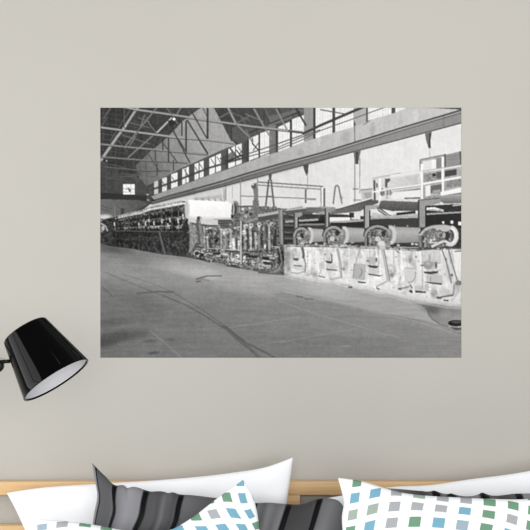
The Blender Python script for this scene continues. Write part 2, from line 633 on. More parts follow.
    def chord(p, w, g):
        line(p, w, g)
        line([(x, y + w * 0.75) for x, y in p], 0.7, 56, 0.8)
    chord([(122, 107), (137, 110), (176, 115.6), (213, 121.2), (250, 126.5), (276, 129.4), (303, 132.4)], 1.9, 148)
    chord([(101, 127.6), (126, 131), (176, 137.4), (208, 139.6), (234, 143)], 1.9, 152)
    chord([(101, 144.2), (126, 147), (176, 151.6), (208, 154.4)], 1.5, 134)
    chord([(101, 157), (140, 160), (176, 162), (188, 163)], 1.3, 120)
    chord([(104, 167), (146, 171), (170, 170.4)], 0.9, 104)
    line([(122, 173.6), (156, 177)], 0.8, 88)
    for x, a, b, w in ((207.6, 108, 139, 2.0), (186.2, 121, 152, 1.8), (155, 115, 133, 1.6), (182, 122, 136, 1.2), (163, 137, 150, 1.4),
                       (168.6, 138, 162, 1.3), (155.6, 150, 161, 1.0), (173.6, 160, 171, 1.0), (124.6, 108, 128, 1.2), (231.4, 126, 141, 1.4),
                       (146, 161, 172, 0.9), (157.4, 163, 176, 1.0), (264, 110, 124, 1.2)):
        line([(x, a), (x, b)], w, 58 if x > 150 else 88)
    for p, q, w, g in (((190, 109), (207, 138.6), 1.4, 62), ((187, 120), (208, 154), 1.6, 62), ((173, 130), (190, 163), 1.5, 66),
                       ((179, 140), (187, 153), 1.1, 66), ((160, 139), (178, 163), 1.2, 70), ((146, 150), (160, 172), 1.0, 72),
                       ((203, 108), (208, 119), 1.0, 84), ((200, 142), (208, 154.6), 1.2, 64), ((157, 108), (126, 146), 1.4, 122),
                       ((153, 136), (128, 158), 1.4, 124), ((172, 118), (157, 133), 1.4, 200), ((145, 115), (140, 129), 1.2, 116),
                       ((148, 122), (157, 134), 1.2, 110), ((228, 108), (236, 124), 2.0, 150), ((236, 124), (250, 138), 1.6, 128),
                       ((177, 115), (181, 108), 1.2, 130), ((167, 108), (178, 124), 1.1, 112), ((254, 109), (264, 127), 1.8, 140),
                       ((264, 127), (272, 140), 1.6, 132), ((276, 109), (287, 130), 1.6, 132), ((296, 109), (306, 126), 1.8, 52),
                       ((245, 114), (264, 122), 1.0, 122), ((246, 130), (252, 142), 1.4, 112), ((218, 119), (232, 111), 1.2, 112),
                       ((232, 113), (250, 121), 1.0, 104), ((236, 124), (250, 116), 1.0, 108), ((230, 148), (240, 160), 1.2, 62),
                       ((138, 118), (150, 122), 1.0, 110), ((130, 123), (150, 128), 1.0, 104), ((122, 135), (150, 144), 0.9, 108),
                       ((136, 136), (130, 146), 1.3, 118), ((141, 126), (136, 137), 1.1, 90), ((118, 140), (128, 152), 0.9, 96)):
        line([p, q], w, g, 0.9)
    ell(174.2, 119.4, 1.5, 1.4, 245); ell(107, 161, 0.9, 0.9, 170); ell(126, 126.4, 0.9, 0.9, 190)
    poly([(168, 121), (173, 120), (176, 124), (170, 127)], 40, 0.8)
    # crane rail and braces across the glass
    line([(150, 190.5), (182, 178.6), (209, 168), (245, 157.6)], 2.0, 58, 0.9)
    line([(245, 157.6), (270, 151), (300, 138), (320, 130)], 0.9, 84)
    line([(245, 155), (272, 146), (302, 135.4)], 1.1, 80)
    line([(302, 134.4), (320, 125.8), (345, 115), (364, 107)], 2.6, 62)
    line([(250, 161), (300, 141), (320, 131), (352, 119.4), (386, 107)], 0.9, 92)
    line([(320, 110), (345, 114.4)], 1.1, 92)
    line([(288, 131), (303, 133), (316, 127)], 1.2, 72)
    for x, y in ((236, 150), (252, 143), (220, 158)):
        line([(x, y), (x + 7, y + 8)], 1.2, 66)
        line([(x + 8, y - 2), (x + 1, y + 8)], 0.9, 76)
    poly([(222, 158), (232, 152), (236, 156), (226, 164)], 56, 0.7, N2, 14)
    line([(226, 162), (243, 155)], 1.6, 50)
    poly([(244, 142), (249, 141), (249, 160), (244, 162)], 62, 0.7)

    # --- long row of dryers
    dt = [(100, 222), (106, 218.5), (118, 216.6), (130, 213.4), (142, 211), (150, 207.6), (170, 203.8), (184, 201), (192, 203)]
    dm = [(100, 232), (110, 230), (130, 231), (150, 231), (170, 232), (192, 232)]
    db = [(100, 243), (110, 245), (122, 246), (140, 250), (162, 254), (178, 255.4), (192, 255)]
    poly(dt + [(193, 256)] + db[::-1], 46, 1, N2, 26)
    poly(dm + [(193, 256)] + db[::-1], lerp((110, 240), (190, 246), 34, 58), 0.8, N2 + N3, 14)
    # pale felt hoods along the top
    for x0, x1 in ((118, 185),):
        pts_u = [(x, interp(x, dt) - 1.0) for x in range(x0, x1 + 1, 4)]
        pts_l = [(x, interp(x, dt) + interp(x, [(118, 2.2), (185, 5.6)])) for x in range(x0, x1 + 1, 4)]
        poly(pts_u + pts_l[::-1], 152, 0.95, N2, 46)
    n = 44
    for k in range(n):
        f = (k / (n - 1)) ** 0.78
        x = 116 + f * 72
        s = 0.35 + 0.65 * f
        yt, ym, yb = interp(x, dt) + 3.2 * s + 1, interp(x, dm), interp(x, db)
        w = 1.0 + 1.6 * s
        line([(x, yt), (x + 0.6 * s, ym)], 0.7 + 0.7 * s, R.choice([24, 30, 96]), 0.8)
        for j in range(3):
            y = yt + (ym - yt) * (j + 0.55 + R.uniform(-0.12, 0.12)) / 3.1
            ell(x + R.uniform(-0.6, 0.6), y, 1.35 * s + 0.3, 1.9 * s + 0.4, R.choice([26, 34, 44]), 0.95)
            arc(x, y, 1.3 * s + 0.3, 1.9 * s + 0.4, 0.7, R.choice([120, 96, 150, 170]), R.choice([150, 180, 200]), R.choice([290, 320, 340]), 0.85, 8)
            if R.random() < 0.5:
                ell(x + R.uniform(-1, 1), y + R.uniform(-1, 1), 0.5 * s + 0.2, 0.6 * s + 0.2, R.choice([170, 140, 196]), 0.9)
        ell(x, yt - 2.0 * s, 1.1 * s + 0.3, 0.9 * s + 0.3, R.choice([236, 216, 226]), 0.8)
        ell(x + 0.9 * s, yt - 0.8 * s, 0.7 * s, 0.7 * s, 60, 0.7)
        if R.random() < 0.45:
            line([(x, ym - 8 * s), (x + 0.8, ym - 4 * s)], 1.2 * s + 0.3, R.choice([200, 216, 170]), 0.9)
        line([(x, ym + 2), (x + R.uniform(-1, 1), yb - 1)], 0.7 + 0.4 * s, R.choice([52, 24, 44, 64, 26]), 0.5)
        for j in range(3):
            ell(x + R.uniform(-1, 1), ym + (yb - ym) * R.uniform(0.2, 0.85), 0.9 * s + 0.2, 0.8 * s + 0.3, R.choice([84, 26, 30, 96, 70]), 0.7)
        if R.random() < 0.5:
            line([(x, yb - 3), (x + 0.5, yb)], 0.9, 96, 0.7)
    line([(112, 230.4), (132, 230.8), (160, 231.4), (190, 231)], 1.0, 92, 0.8)
    line([(110, 238), (150, 240), (190, 241)], 0.7, 72, 0.6)
    line([(128, 236.6), (160, 238)], 0.8, 66, 0.7)
    for k in range(9):
        ell(129 + k * 3.6, 238, 1.3, 1.8, 62, 0.6)
    for x, y, h in ((114.6, 222, 4), (139, 222.6, 3), (145.6, 221, 4.5), (154, 221, 4), (149, 219, 3), (162, 219, 4), (168, 223, 3), (170, 218, 4), (178, 218, 5), (183, 214, 5)):
        line([(x, y), (x + 0.4, y + h)], 1.3, 214, 0.9)
    # leaning brace
    line([(159.4, 231), (162, 242), (165.4, 254)], 2.2, 96, 0.9)
    line([(161.4, 232), (167, 254)], 0.8, 30)
    # ends of the last drums
    for x, y, r in ((186, 222, 8.5), (188.6, 225, 8.0)):
        arc(x, y, r * 0.4, r, 1.6, 92, -100, 120)
    arc(186, 222, 5.6, 5.8, 1.8, 150, -100, 40)
    ell(186, 228, 3.6, 6.2, 40, 0.9); ell(190.2, 224, 1.5, 7, 84, 0.8)
    arc(187.4, 224, 3.6, 8.4, 1.0, 120, -90, 90)
    poly([(100, 222), (112, 221), (114, 232), (112, 245), (100, 243)], 52, 0.85, N2, 26)
    line([(101, 223), (106, 226), (108, 231)], 1.6, 170, 0.9); ell(103.4, 228, 1.8, 2.6, 176, 0.9); ell(102, 231, 1.4, 1.2, 120)
    line([(101, 219), (109, 221)], 1.3, 60, 0.8)

    # --- big paper roll and its sheet
    poly([(189, 213), (188, 224), (231, 226), (234, 217), (228, 210)], 196, 1, N3, 4)
    poly([(185.4, 201), (190, 199.8), (228, 201.6), (231.4, 204), (232.4, 210), (231, 217.6), (205, 218.6), (199, 219.4), (190, 216.8), (187, 210)],
         lerp((200, 200), (204, 222), 240, 226), 1, N6, 3)
    poly([(187, 216), (231, 217), (231, 219), (200, 219.6), (188, 218.6)], 204, 0.6)
    ell(187.6, 209, 2.6, 8.8, 204); ell(186.6, 209, 2.0, 8.2, 178, 0.8)
    line([(197, 219), (200, 216.4), (202, 219)], 1.2, 140, 0.9)
    ell(235.4, 209.6, 3.8, 8.6, 116); ell(234.2, 210, 2.6, 6.8, 62); ell(233.2, 211, 1.8, 4.0, 96)
    arc(235.6, 209.6, 3.8, 8.6, 1.2, 150, -100, 60); arc(232.4, 208, 1.4, 8, 1.0, 190, -80, 80)
    poly([(231, 214), (236, 216), (234, 219), (231, 218)], 40)

    # --- press section, between the roll and the white tubs
    poly([(190, 222), (218, 226), (218, 219.4), (232, 219), (236, 213), (250, 208), (262, 206), (300, 210), (300, 274), (262, 272), (236, 267), (212, 262), (191, 256)],
         96, 1, N2, 44)
    soft(230, 246, 14, 16, 24); soft(256, 260, 14, 10, 24); soft(268, 238, 20, 14, -14)
    poly([(188, 220.5), (196, 226), (197, 240), (192, 250), (189, 254), (190, 232)], 150, 0.7, N2, 18)
    poly([(218, 219.6), (232, 220), (232, 227.4), (218, 228.6)], 74)
    for k in range(3):
        line([(218, 222 + k * 2.4), (250, 221.6 + k * 2.4)], 0.7, 112, 0.8)
    line([(213.6, 219.2), (233, 219.4)], 1.0, 150)
    # standing frames
    poly([(197, 217), (200, 217.6), (203.6, 236), (205, 247), (199, 247), (197.4, 232)], 122, 1, N2, 22)
    poly([(196.4, 220), (198, 219), (201, 244), (199, 244)], 74, 0.8)
    ell(198.6, 218, 1.6, 1.8, 62)
    line([(203, 225.4), (218, 225.6)], 1.4, 74); line([(204, 226), (205.4, 250)], 1.4, 178, 0.9)
    poly([(206, 229), (214, 227.4), (217.6, 231), (216, 236), (207, 236)], 84, 1, N2, 40); ell(210.4, 231.6, 2.4, 2.2, 50); line([(206, 229), (211, 227.4), (216.6, 229.4)], 1.2, 168)
    for x, y0, y1, w, g in ((207.4, 236, 252, 1.4, 176), (210, 236, 250, 1.8, 52), (213.4, 228, 248, 1.6, 118), (217, 232, 248, 2.2, 66), (221, 230, 248, 1.4, 160),
                            (224.6, 228, 248, 2.4, 150), (228, 234, 248, 1.4, 70), (231, 230, 258, 1.4, 178), (233.4, 238, 250, 2.6, 216), (236.6, 236, 250, 1.4, 60),
                            (238.4, 240, 252, 1.6, 200), (245, 227, 252, 2.2, 150), (247.4, 228, 246, 1.4, 52), (250.4, 226, 250, 2.2, 186), (252.6, 230, 248, 1.8, 60),
                            (255.4, 232, 249, 1.6, 170), (258.8, 226, 250, 2.0, 132), (261.6, 230, 248, 2.2, 52), (264.6, 226, 248, 1.2, 110), (267, 226, 252, 1.8, 64),
                            (269, 224, 252, 2.2, 172), (270.8, 228, 252, 0.9, 58), (274.5, 228, 246, 3.4, 48), (277, 228, 246, 1.0, 104)):
        line([(x, y0), (x + 0.4, y1)], w, g, 0.9)
    arc(228, 234, 4.6, 5, 1.6, 176, 190, 330); poly([(221, 229), (230, 227.6), (233, 231), (226, 234), (221, 236)], 166, 0.7, N2, 30)
    for x, y in ((246, 226), (251, 225), (259, 224), (268, 221.6), (262, 226), (272, 224), (239, 228), (243, 232)):
        ell(x, y, 2.2, 2.0, R.choice([150, 120, 190]), 0.9); ell(x + 0.5, y + 0.4, 1.0, 1.0, 50, 0.9)
    # ledges and pipes
    line([(195, 246), (212, 249.4), (241, 251.6)], 1.4, 58, 0.9); line([(204, 248), (240, 249.8)], 0.8, 190, 0.8)
    line([(241, 236), (241, 234)], 1, 100)
    line([(240, 249.8), (256, 251.6), (274, 250)], 1.3, 66, 0.9)
    for k in range(64):
        x = R.uniform(196, 282)
        y = R.uniform(interp(x, [(196, 249), (240, 252), (282, 252)]), interp(x, [(196, 257), (212, 261), (240, 266), (282, 271)]))
        g = R.choice([30, 40, 220, 200, 60, 176])
        if R.random() < 0.5:
            line([(x - R.uniform(1, 3), y), (x + R.uniform(1, 3), y + R.uniform(-0.5, 1))], R.uniform(0.8, 1.6), g, 0.8)
        else:
            arc(x, y, R.uniform(1, 3), R.uniform(1, 2.6), 0.9, g, R.uniform(0, 180), R.uniform(200, 360), 0.85, 8)
    for k in range(70):
        x = R.uniform(204, 280); y = R.uniform(226, 250)
        g = R.choice([36, 44, 206, 70, 176, 150])
        line([(x, y), (x + R.uniform(-1.2, 1.2), y + R.uniform(1, 4))], R.uniform(0.6, 1.3), g, 0.7)
    for k in range(16):
        x = R.uniform(226, 246); y = R.uniform(250, 264)
        line([(x, y), (x + R.uniform(-3, 3), y + R.uniform(-2, 3))], R.uniform(0.9, 1.8), 226, 0.85)
    poly([(262, 256), (269, 257), (269, 259.6), (262, 259)], 40); poly([(263, 261), (270, 262), (270, 264), (263, 263)], 44)
    line([(262, 260.2), (270, 261)], 1.2, 206); line([(263, 265), (271, 266)], 1.2, 190)
    poly([(248, 254.6), (258, 255.4), (257, 258), (249, 257)], 46)
    line([(199, 256), (204, 254)], 2.6, 34, 0.9); ell(197, 253, 3, 2.4, 44); arc(197, 253, 3, 2.4, 1.0, 190, 0, 360)
    for x in (200, 209, 217, 224):
        arc(x, 256.4, 4.6, 3.4, 1.2, R.choice([40, 180]), 190, 380)
    line([(200, 259), (216, 263.4), (240, 267.6)], 1.2, 60, 0.8); line([(210, 262), (226, 265)], 1.0, 180, 0.7)
    line([(222, 268), (240, 269)], 1.0, 150, 0.5)
    # pipe posts, overhead deck
    line([(240.6, 180), (240.6, 214)], 0.9, 128, 0.9)
    line([(240.8, 212), (241, 264)], 1.5, 184)
    line([(242, 214), (242.2, 264)], 0.7, 60, 0.8)
    poly([(240, 206), (256, 207), (262, 210), (262, 216), (246, 222), (240, 220)], 116, 1, N2, 36)
    for x, y, g in ((243, 209, 210), (247, 212, 60), (250, 208, 190), (251, 214, 54), (254, 211, 196), (246, 216, 180), (258, 208, 60)):
        ell(x, y, 1.6, 1.5, g, 0.9)
    line([(236, 206.6), (253, 206)], 1.4, 88); line([(260, 217.4), (246, 222)], 2.0, 140)
    poly([(252.6, 200), (258.6, 200), (259.6, 214), (253, 214)], 112, 1, N2, 12)
    poly([(258, 214.4), (280, 210.4), (281, 213), (258, 217)], 172)
    poly([(258, 217), (281, 213), (281, 217), (262, 221), (258, 220)], 78)
    line([(262, 210), (281, 209.4)], 1.6, 108); line([(262, 208), (278, 208)], 0.8, 150)
    for x in (264, 268, 273, 276):
        line([(x, 206), (x, 211)], 1.0, 72)
    poly([(278, 210), (282.4, 209.6), (283.2, 244), (280, 244)], 122)
    line([(281, 210), (282, 244)], 1.2, 164, 0.8)
    line([(283.4, 212), (283.8, 244)], 1.0, 54)
    poly([(284, 214), (300, 216), (300, 244), (284, 243)], 62, 1, N2, 12)
    for y in (219, 225, 232, 238):
        line([(284, y), (300, y + 0.6)], 1.2, 112, 0.7); line([(284, y + 2.4), (300, y + 3)], 1.6, 36, 0.8)
    poly([(283, 214), (286, 209.2), (302, 206), (304, 211), (300, 217)], 148, 1, N2, 8)
    line([(272, 246), (279, 247), (282, 262), (278, 270), (268, 273)], 1.2, 190, 0.8)
    line([(283, 244), (285.4, 258), (282, 268), (272, 272.5)], 2.2, 132)
    line([(284, 246), (286.6, 258), (283, 269.4)], 0.8, 206, 0.8)
    line([(278, 248), (279.6, 256), (278, 264)], 2.0, 70, 0.8)
    poly([(258, 270.6), (274, 272.4), (292, 273.4), (286, 275), (258, 273)], 84, 0.8)

    for k in range(90):
        x = R.uniform(204, 280); y = R.uniform(224, 250)
        soft(x, y, R.uniform(0.8, 2.2), R.uniform(0.8, 3), R.choice([60, 44, -40, 36]), R.uniform(-30, 30))
    # --- white painted tubs
    tub_t = [(284, 245), (330, 246), (380, 247.4), (420, 249.4), (462, 248.6)]
    tub_b = [(284, 272), (300, 276.6), (340, 283), (380, 291), (420, 299), (462, 304)]
    poly(tub_t + tub_b[::-1], lerp((300, 255), (440, 275), 222, 214), 1, NV * 0.4 + N6 * 0.6 + N3 * 0.7, 11)
    for k in range(120):
        x = R.uniform(288, 461); f = R.random()
        y = interp(x, tub_t) * (1 - f) + interp(x, tub_b) * f
        soft(x, y, R.uniform(1, 5), R.uniform(1, 6), R.choice([-26, -18, 14, 18, -34]), R.uniform(-20, 20))
    for k in range(34):
        x = R.uniform(292, 460); y0 = interp(x, tub_t) + R.uniform(1, 12); h = R.uniform(3, 14)
        line([(x, y0), (x + R.uniform(-0.4, 0.4), y0 + h)], R.uniform(0.5, 1.0), R.choice([176, 190, 160]), 0.5)
    for k in range(26):
        x = R.uniform(292, 460); yb = interp(x, tub_b)
        ell(x, yb - R.uniform(2, 14), R.uniform(0.6, 1.6), R.uniform(0.4, 1.0), R.choice([150, 166, 186]), 0.6)
    toe = [(284, 274), (292, 277), (300, 278.4), (310, 281), (322, 283), (334, 284.4), (345, 287), (356, 288.6), (366, 290), (378, 293.6), (392, 294.6), (404, 298.6), (418, 300.6), (430, 302.4), (446, 305.4), (462, 306)]
    poly([(x, y - 5) for x, y in toe] + [(x, y - 0.4) for x, y in toe[::-1]], 206, 0.75, N2 + N3, 8)
    poly([(x, y - 0.6) for x, y in toe] + [(x, y + 2.6) for x, y in toe[::-1]], 184, 0.5, N3, 10)

    # --- canopy beams and dark space behind the couch rolls
    poly([(300, 214), (340, 214), (362, 216), (462, 212), (462, 247), (300, 246)], 56, 1, N2, 9)
    poly([(300, 219.4), (326, 220), (326, 223), (300, 222.4)], 30); line([(285, 221.5), (318, 219.4)], 2.0, 178, 0.9)
    line([(296, 224.6), (330, 224)], 1.6, 150, 0.8)
    rect(328, 217, 350, 221, 226); line([(326, 222.6), (364, 220)], 2.2, 170, 0.95); rect(351, 214.6, 360, 219, 214)
    poly([(330, 222.6), (364, 222), (364, 227), (330, 226)], 42)
    poly([(284, 211), (312, 207.6), (316, 210), (312, 214), (286, 215)], 86)
    line([(286, 210.2), (312, 207)], 1.0, 186)
    poly([(318, 212.6), (340, 209), (356, 204), (373, 199), (378, 199.4), (378, 203), (366, 207.4), (360, 211), (330, 214.4)],
         lerp((330, 210), (372, 202), 108, 84), 1, N2, 6); line([(322, 212), (340, 208.6), (373, 198.8)], 0.9, 62)
    poly([(306, 206.6), (321, 207), (330, 210), (318, 213.6), (306, 211)], 104, 0.95); line([(304, 206.6), (320, 206.8)], 0.8, 214); poly([(318, 206), (334, 207), (336, 209), (322, 208.6)], 150, 0.9)
    rect(349, 212.4, 353.6, 217.6, 46)
    line([(318, 213.4), (331, 211)], 2.6, 150)
    rect(320, 216, 326, 220, 40)
    # struts of the canopy
    def strut(x, yt, yb, xr, g=150, w=6.0):
        poly([(x, yt), (xr, yt - 1.0), (xr, yt + 2.6), (x + w, yt + 4.0), (x + w, yb), (x, yb)], g, 1, N2, 6)
        line([(x + 0.4, yt), (x + 0.4, yb)], 1.4, 62)
        line([(x + w - 0.4, yt + 4), (x + w - 0.4, yb)], 1.2, 186, 0.7)
        line([(x + w + 0.6, yt + 4.4), (x + w + 0.6, yb)], 1.2, 40)
    strut(293.6, 213, 230, 302, 146, 3.8)
    strut(324.6, 208, 230, 335, 140, 3.6)
    strut(363.6, 205.6, 228, 381, 158, 5.2)
    poly([(376, 207), (381, 208.4), (389, 214.6), (386, 216.4), (378, 211)], 96); line([(378, 209), (389, 216)], 1.0, 186)
    poly([(380, 201), (390, 199.8), (418, 200.4), (418, 210.6), (392, 211), (378, 208)], lerp((395, 201), (395, 211), 100, 74), 1, N2, 5)
    line([(382, 200.2), (418, 200.2)], 0.9, 70)
    poly([(372, 212), (388, 216), (397, 213), (410, 211), (418, 214), (418, 218), (396, 218.6), (370, 218)], 188, 0.9, N2, 20)
    line([(396, 214), (415, 212)], 2.4, 40); line([(370, 218.8), (418, 216)], 1.4, 160, 0.8)
    poly([(370, 219.4), (418, 217.6), (418, 226), (398, 227), (370, 225)], 60)
    # deck and railing at the top right
    poly([(360, 190), (374, 188.6), (374, 197), (362, 200)], 186); line([(360, 190), (373, 188.6)], 1.0, 120)
    poly([(363, 193), (371, 192), (371, 197), (366, 199)], 150, 0.8)
    poly([(372, 179), (400, 173), (462, 165), (462, 199), (420, 202), (372, 200)], 208, 1, N3, 8)
    poly([(374, 181), (418, 174.6), (418, 186), (374, 190)], lerp((375, 184), (418, 180), 206, 190), 1, N3, 6)
    line([(372, 179.4), (400, 174), (420, 172)], 1.6, 200); line([(372, 178.4), (400, 173)], 0.6, 140, 0.8)
    line([(374, 180), (374.4, 200)], 1.9, 84); line([(376.6, 183), (376.6, 187.6)], 1.6, 100)
    line([(379.6, 178), (379.8, 200)], 2.2, 230); line([(382, 188), (382, 196)], 1.6, 120); line([(386.4, 180), (386.4, 199)], 1.6, 150, 0.8)
    poly([(384.6, 179), (389.6, 178.4), (389.6, 181), (387, 183), (387, 187), (384.6, 187)], 84)
    for x in (380.6, 383.6, 387.4, 390):
        line([(x, 190.6), (x, 195)], 1.6, 104, 0.9)
    line([(372, 192), (400, 187.6), (421, 184.8)], 1.4, 232); line([(390, 193), (404, 191), (420, 188.6)], 2.0, 142)
    line([(385, 190.6), (420, 186)], 0.9, 150)
    poly([(392, 192), (424, 189.6), (424, 198.6), (392, 199)], 226, 0.9)
    line([(404, 198.2), (422, 198)], 1.6, 104)
    # machinery behind the railing
    poly([(420, 159.4), (445, 155), (462, 152), (462, 199), (420, 199)], 168, 1, N2, 16)
    poly([(444.6, 155), (461, 151.2), (462, 166), (446, 167.6)], 142, 1, N2, 5); line([(444.6, 154), (444.6, 168)], 1.6, 84); line([(459.6, 151.4), (460.6, 165)], 2.0, 92)
    line([(419.6, 160), (444, 155)], 1.3, 128); line([(419.6, 160), (420, 172)], 1.2, 118)
    poly([(422, 161.4), (431, 160), (431, 170), (422, 171.4)], 216); poly([(431, 160), (435.6, 159.4), (435.6, 170), (431, 170)], 232)
    poly([(435.8, 158.6), (443, 157.6), (443, 168), (435.8, 169)], 134)
    for y in (161, 164):
        line([(446, y - 4), (460, y - 6)], 0.7, 110, 0.7)
    line([(421.4, 164), (421.6, 200)], 2.5, 234); line([(423, 170), (423.2, 198)], 0.9, 140)
    line([(442.4, 157), (442.6, 194)], 2.6, 234); line([(444, 166), (444, 192)], 0.8, 120)
    poly([(424, 174), (441, 172), (441, 183), (424, 185)], 140, 1, N2, 30)
    poly([(444.4, 171), (456, 169), (456, 175), (444.4, 177)], 70); ell(433.6, 175, 2.0, 1.6, 44); poly([(436, 172), (440.6, 171.6), (440.6, 178), (436, 178)], 92)
    poly([(445, 181), (462, 178), (462, 186), (445, 188)], 134, 1, N2, 22)
    poly([(430, 186), (441, 184), (441, 193), (430, 193)], 98); poly([(432, 190.4), (440, 189.4), (440, 192.6), (432, 193)], 156); poly([(425, 186), (430, 185), (430, 196), (425, 196)], 226)
    line([(424, 183.8), (435, 182.2)], 1.2, 60)
    line([(390, 176), (420, 172), (462, 165.6)], 2.0, 222); line([(422, 184), (462, 177)], 2.2, 230); line([(422, 171.4), (462, 164.6)], 0.7, 130, 0.7)
    poly([(440, 192), (462, 187), (462, 192.6), (440, 196)], 234)
    line([(444, 195.6), (462, 192.8)], 0.9, 80)
    poly([(424, 197), (436, 194.6), (440, 198), (436, 203), (424, 200)], 150, 0.9, N2, 34)
    poly([(436, 196), (462, 193.4), (462, 203), (444, 203.6), (438, 200)], lerp((450, 194), (450, 203), 168, 104), 1, N2, 4)
    # right hand strut
    poly([(417.6, 200), (440, 198), (440, 203), (426, 206), (425, 227), (417.6, 227)], 146, 1, N2, 8)
    line([(418.2, 200), (418.2, 227)], 1.6, 62); line([(425.4, 206), (425.4, 227)], 1.4, 44); line([(418, 200), (440, 198)], 0.9, 80)
    poly([(426, 205.6), (462, 203.6), (462, 214), (426, 213)], 50, 1, N2, 6)
    poly([(426, 207.6), (434, 207), (443, 209.6), (443, 211.6), (426, 210)], 222, 1, N2, 40); line([(428, 209.4), (442, 210.6)], 0.7, 90, 0.7)
    line([(452, 205.6), (461, 204.4)], 1.4, 190)
    line([(426, 214), (462, 212)], 1.6, 176, 0.9)
    poly([(426, 215), (462, 213), (462, 228), (426, 226)], 42)
    # --- couch rolls with their hoods
    def roll(x0, x1, yt, yb, xe, g):
        c = (yt + yb) / 2
        poly([(x0, yt), (x1, yt + 1), (x1, yb - 1), (x0, yb)],
             lambda x, y: g + 18 + 26 * np.clip(1 - np.abs((y - yt) / (yb - yt) - 0.32) * 2.2, -0.9, 1), 1, N2, 4)
        line([(x0, yb), (x1, yb - 1)], 1.0, 60)
        line([(x0, yt), (x1, yt + 1)], 0.8, 92, 0.7)
        ell(x0, c, xe, (yb - yt) / 2 + 0.8, 198); ell(x0 - 1.6, c, xe - 0.4, (yb - yt) / 2 - 0.6, 128)
    def hood(x0, x1, yt, yb):
        cx, rx = (x0 + x1) / 2, (x1 - x0) / 2
        poly([(x0, yb)] + [(cx - rx * math.cos(math.radians(t)), yt + (yb - yt) * 0.5 - (yb - yt) * 0.5 * math.sin(math.radians(t)))
              for t in range(0, 181, 12)] + [(x1, yb)], 122, 1, N2, 46)
        arc(cx, (yt + yb) / 2, rx, (yb - yt) / 2, 3.0, 150, 180, 350)
        arc(cx, (yt + yb) / 2, rx + 1.2, (yb - yt) / 2 + 1.2, 1.0, 42, 180, 320)
        arc(cx, (yt + yb) / 2 + 0.8, rx - 2.0, (yb - yt) / 2 - 2.0, 1.0, 50, 180, 330)
        line([(x0 + 0.6, (yt + yb) / 2), (x0 + 0.8, yb)], 2.2, 122); line([(x0 + 3, (yt + yb) / 2 + 1), (x0 + 3, yb)], 1.4, 44)
    roll(309.6, 323, 228, 242.6, 3.2, 132)
    hood(293.6, 309, 227.6, 246); ell(304, 235, 4.2, 4.8, 112); ell(302, 235.6, 2.0, 2.6, 46); ell(306, 233, 1.4, 2.0, 170); ell(300, 238, 1.6, 1.4, 186)
    arc(309, 235.4, 3.0, 7.2, 2.8, 194, -110, 80)
    roll(344.6, 364, 227, 243, 3.6, 128)
    hood(323.6, 343, 226.4, 246); ell(334, 236, 3.2, 4.2, 120); ell(332, 238.6, 2.4, 2.4, 190); ell(337, 233, 2.0, 2.6, 44); ell(335.6, 240, 1.6, 1.2, 70)
    arc(343.6, 235.2, 3.6, 7.6, 3.4, 194, -110, 80)
    roll(391, 420, 226.4, 243.4, 4.2, 128)
    hood(364.6, 390, 225.6, 246); ell(380, 236, 4.6, 4.6, 124); ell(377.4, 238.8, 2.8, 2.6, 196); ell(383, 233.6, 2.4, 3.0, 48); ell(373, 235, 2.6, 3.6, 76)
    arc(390, 234.8, 4.2, 8.0, 4.0, 196, -110, 80)
    for x in (394, 407):
        line([(x, 224.8), (x, 227)], 1.2, 150)
    # the nearest hood and its yoke
    poly([(418, 246), (418, 236), (422, 229), (430, 225.4), (442, 224), (452, 226), (457, 232), (457.4, 240), (453, 245), (440, 247)], 100, 1, N2, 26)
    line([(419, 235), (424, 229.6), (432, 226.6), (444, 226), (452, 227.6)], 3.0, 176)
    line([(418.4, 233.4), (424, 227.4), (432, 224.4), (444, 223.6)], 1.2, 48)
    poly([(434, 228), (447, 226.4), (452, 229), (446, 231.6), (436, 230)], 190, 0.9)
    arc(449.6, 235.6, 6.4, 8.6, 4.4, 222, -80, 120); arc(449, 235.6, 3.6, 6, 1.0, 60, -80, 110)
    poly([(427, 231.6), (436, 230.6), (437, 240), (428, 241)], 120, 0.9)
    ell(440, 234.8, 3.4, 3.4, 150); ell(440.4, 235, 1.7, 1.8, 86); ell(446.6, 235.6, 2.4, 4.4, 54); ell(443.6, 235, 1.4, 3.0, 170)
    line([(419, 236), (420, 247)], 2.4, 124); line([(422.6, 236), (423, 247)], 1.6, 48); line([(424.4, 238), (425, 247)], 1.6, 150)
    line([(431, 246.6), (438, 243), (444, 240.6), (453, 245)], 2.4, 206)
    line([(428, 242), (438, 242.6)], 1.8, 190); ell(430.6, 240, 1.2, 1.4, 210); ell(434, 239, 1.0, 1.6, 200)
    rect(441.6, 221, 443.6, 223.6, 236); rect(450, 220.6, 452.6, 223.6, 226); rect(457.6, 221.4, 461.4, 225, 232)
    # shelf along the top of the tubs
    line([(286, 246), (330, 246.8), (380, 248.6), (418, 250.4)], 0.9, 104, 0.8); line([(284, 244.8), (330, 245.2), (380, 246.6), (418, 247.4)], 1.0, 192, 0.8)
    line([(418, 250.4), (430, 249), (462, 248)], 1.3, 92, 0.9)
    for x, y in ((302, 243), (316, 243.6), (325, 244), (346, 244.6), (352, 243), (358, 243.6), (372, 244.6), (384, 245), (398, 245), (408, 244.6), (412, 243.6), (416, 244)):
        ell(x, y, R.uniform(1.4, 2.6), 1.2, R.choice([206, 196, 60, 44]), 0.9)
    line([(345.5, 243.4), (356, 243.8)], 1.8, 50, 0.9)
    for x0, x1, y0, y1 in ((296, 309, 230, 245), (326, 342, 230, 245), (367, 388, 229, 245), (421, 450, 229, 247)):
        for k in range(int((x1 - x0) * 1.1)):
            x, y = R.uniform(x0, x1), R.uniform(y0, y1)
            line([(x, y), (x + R.uniform(-2, 2), y + R.uniform(-2, 2))], R.uniform(0.7, 1.4), R.choice([48, 70, 186, 206, 160, 200]), 0.75)
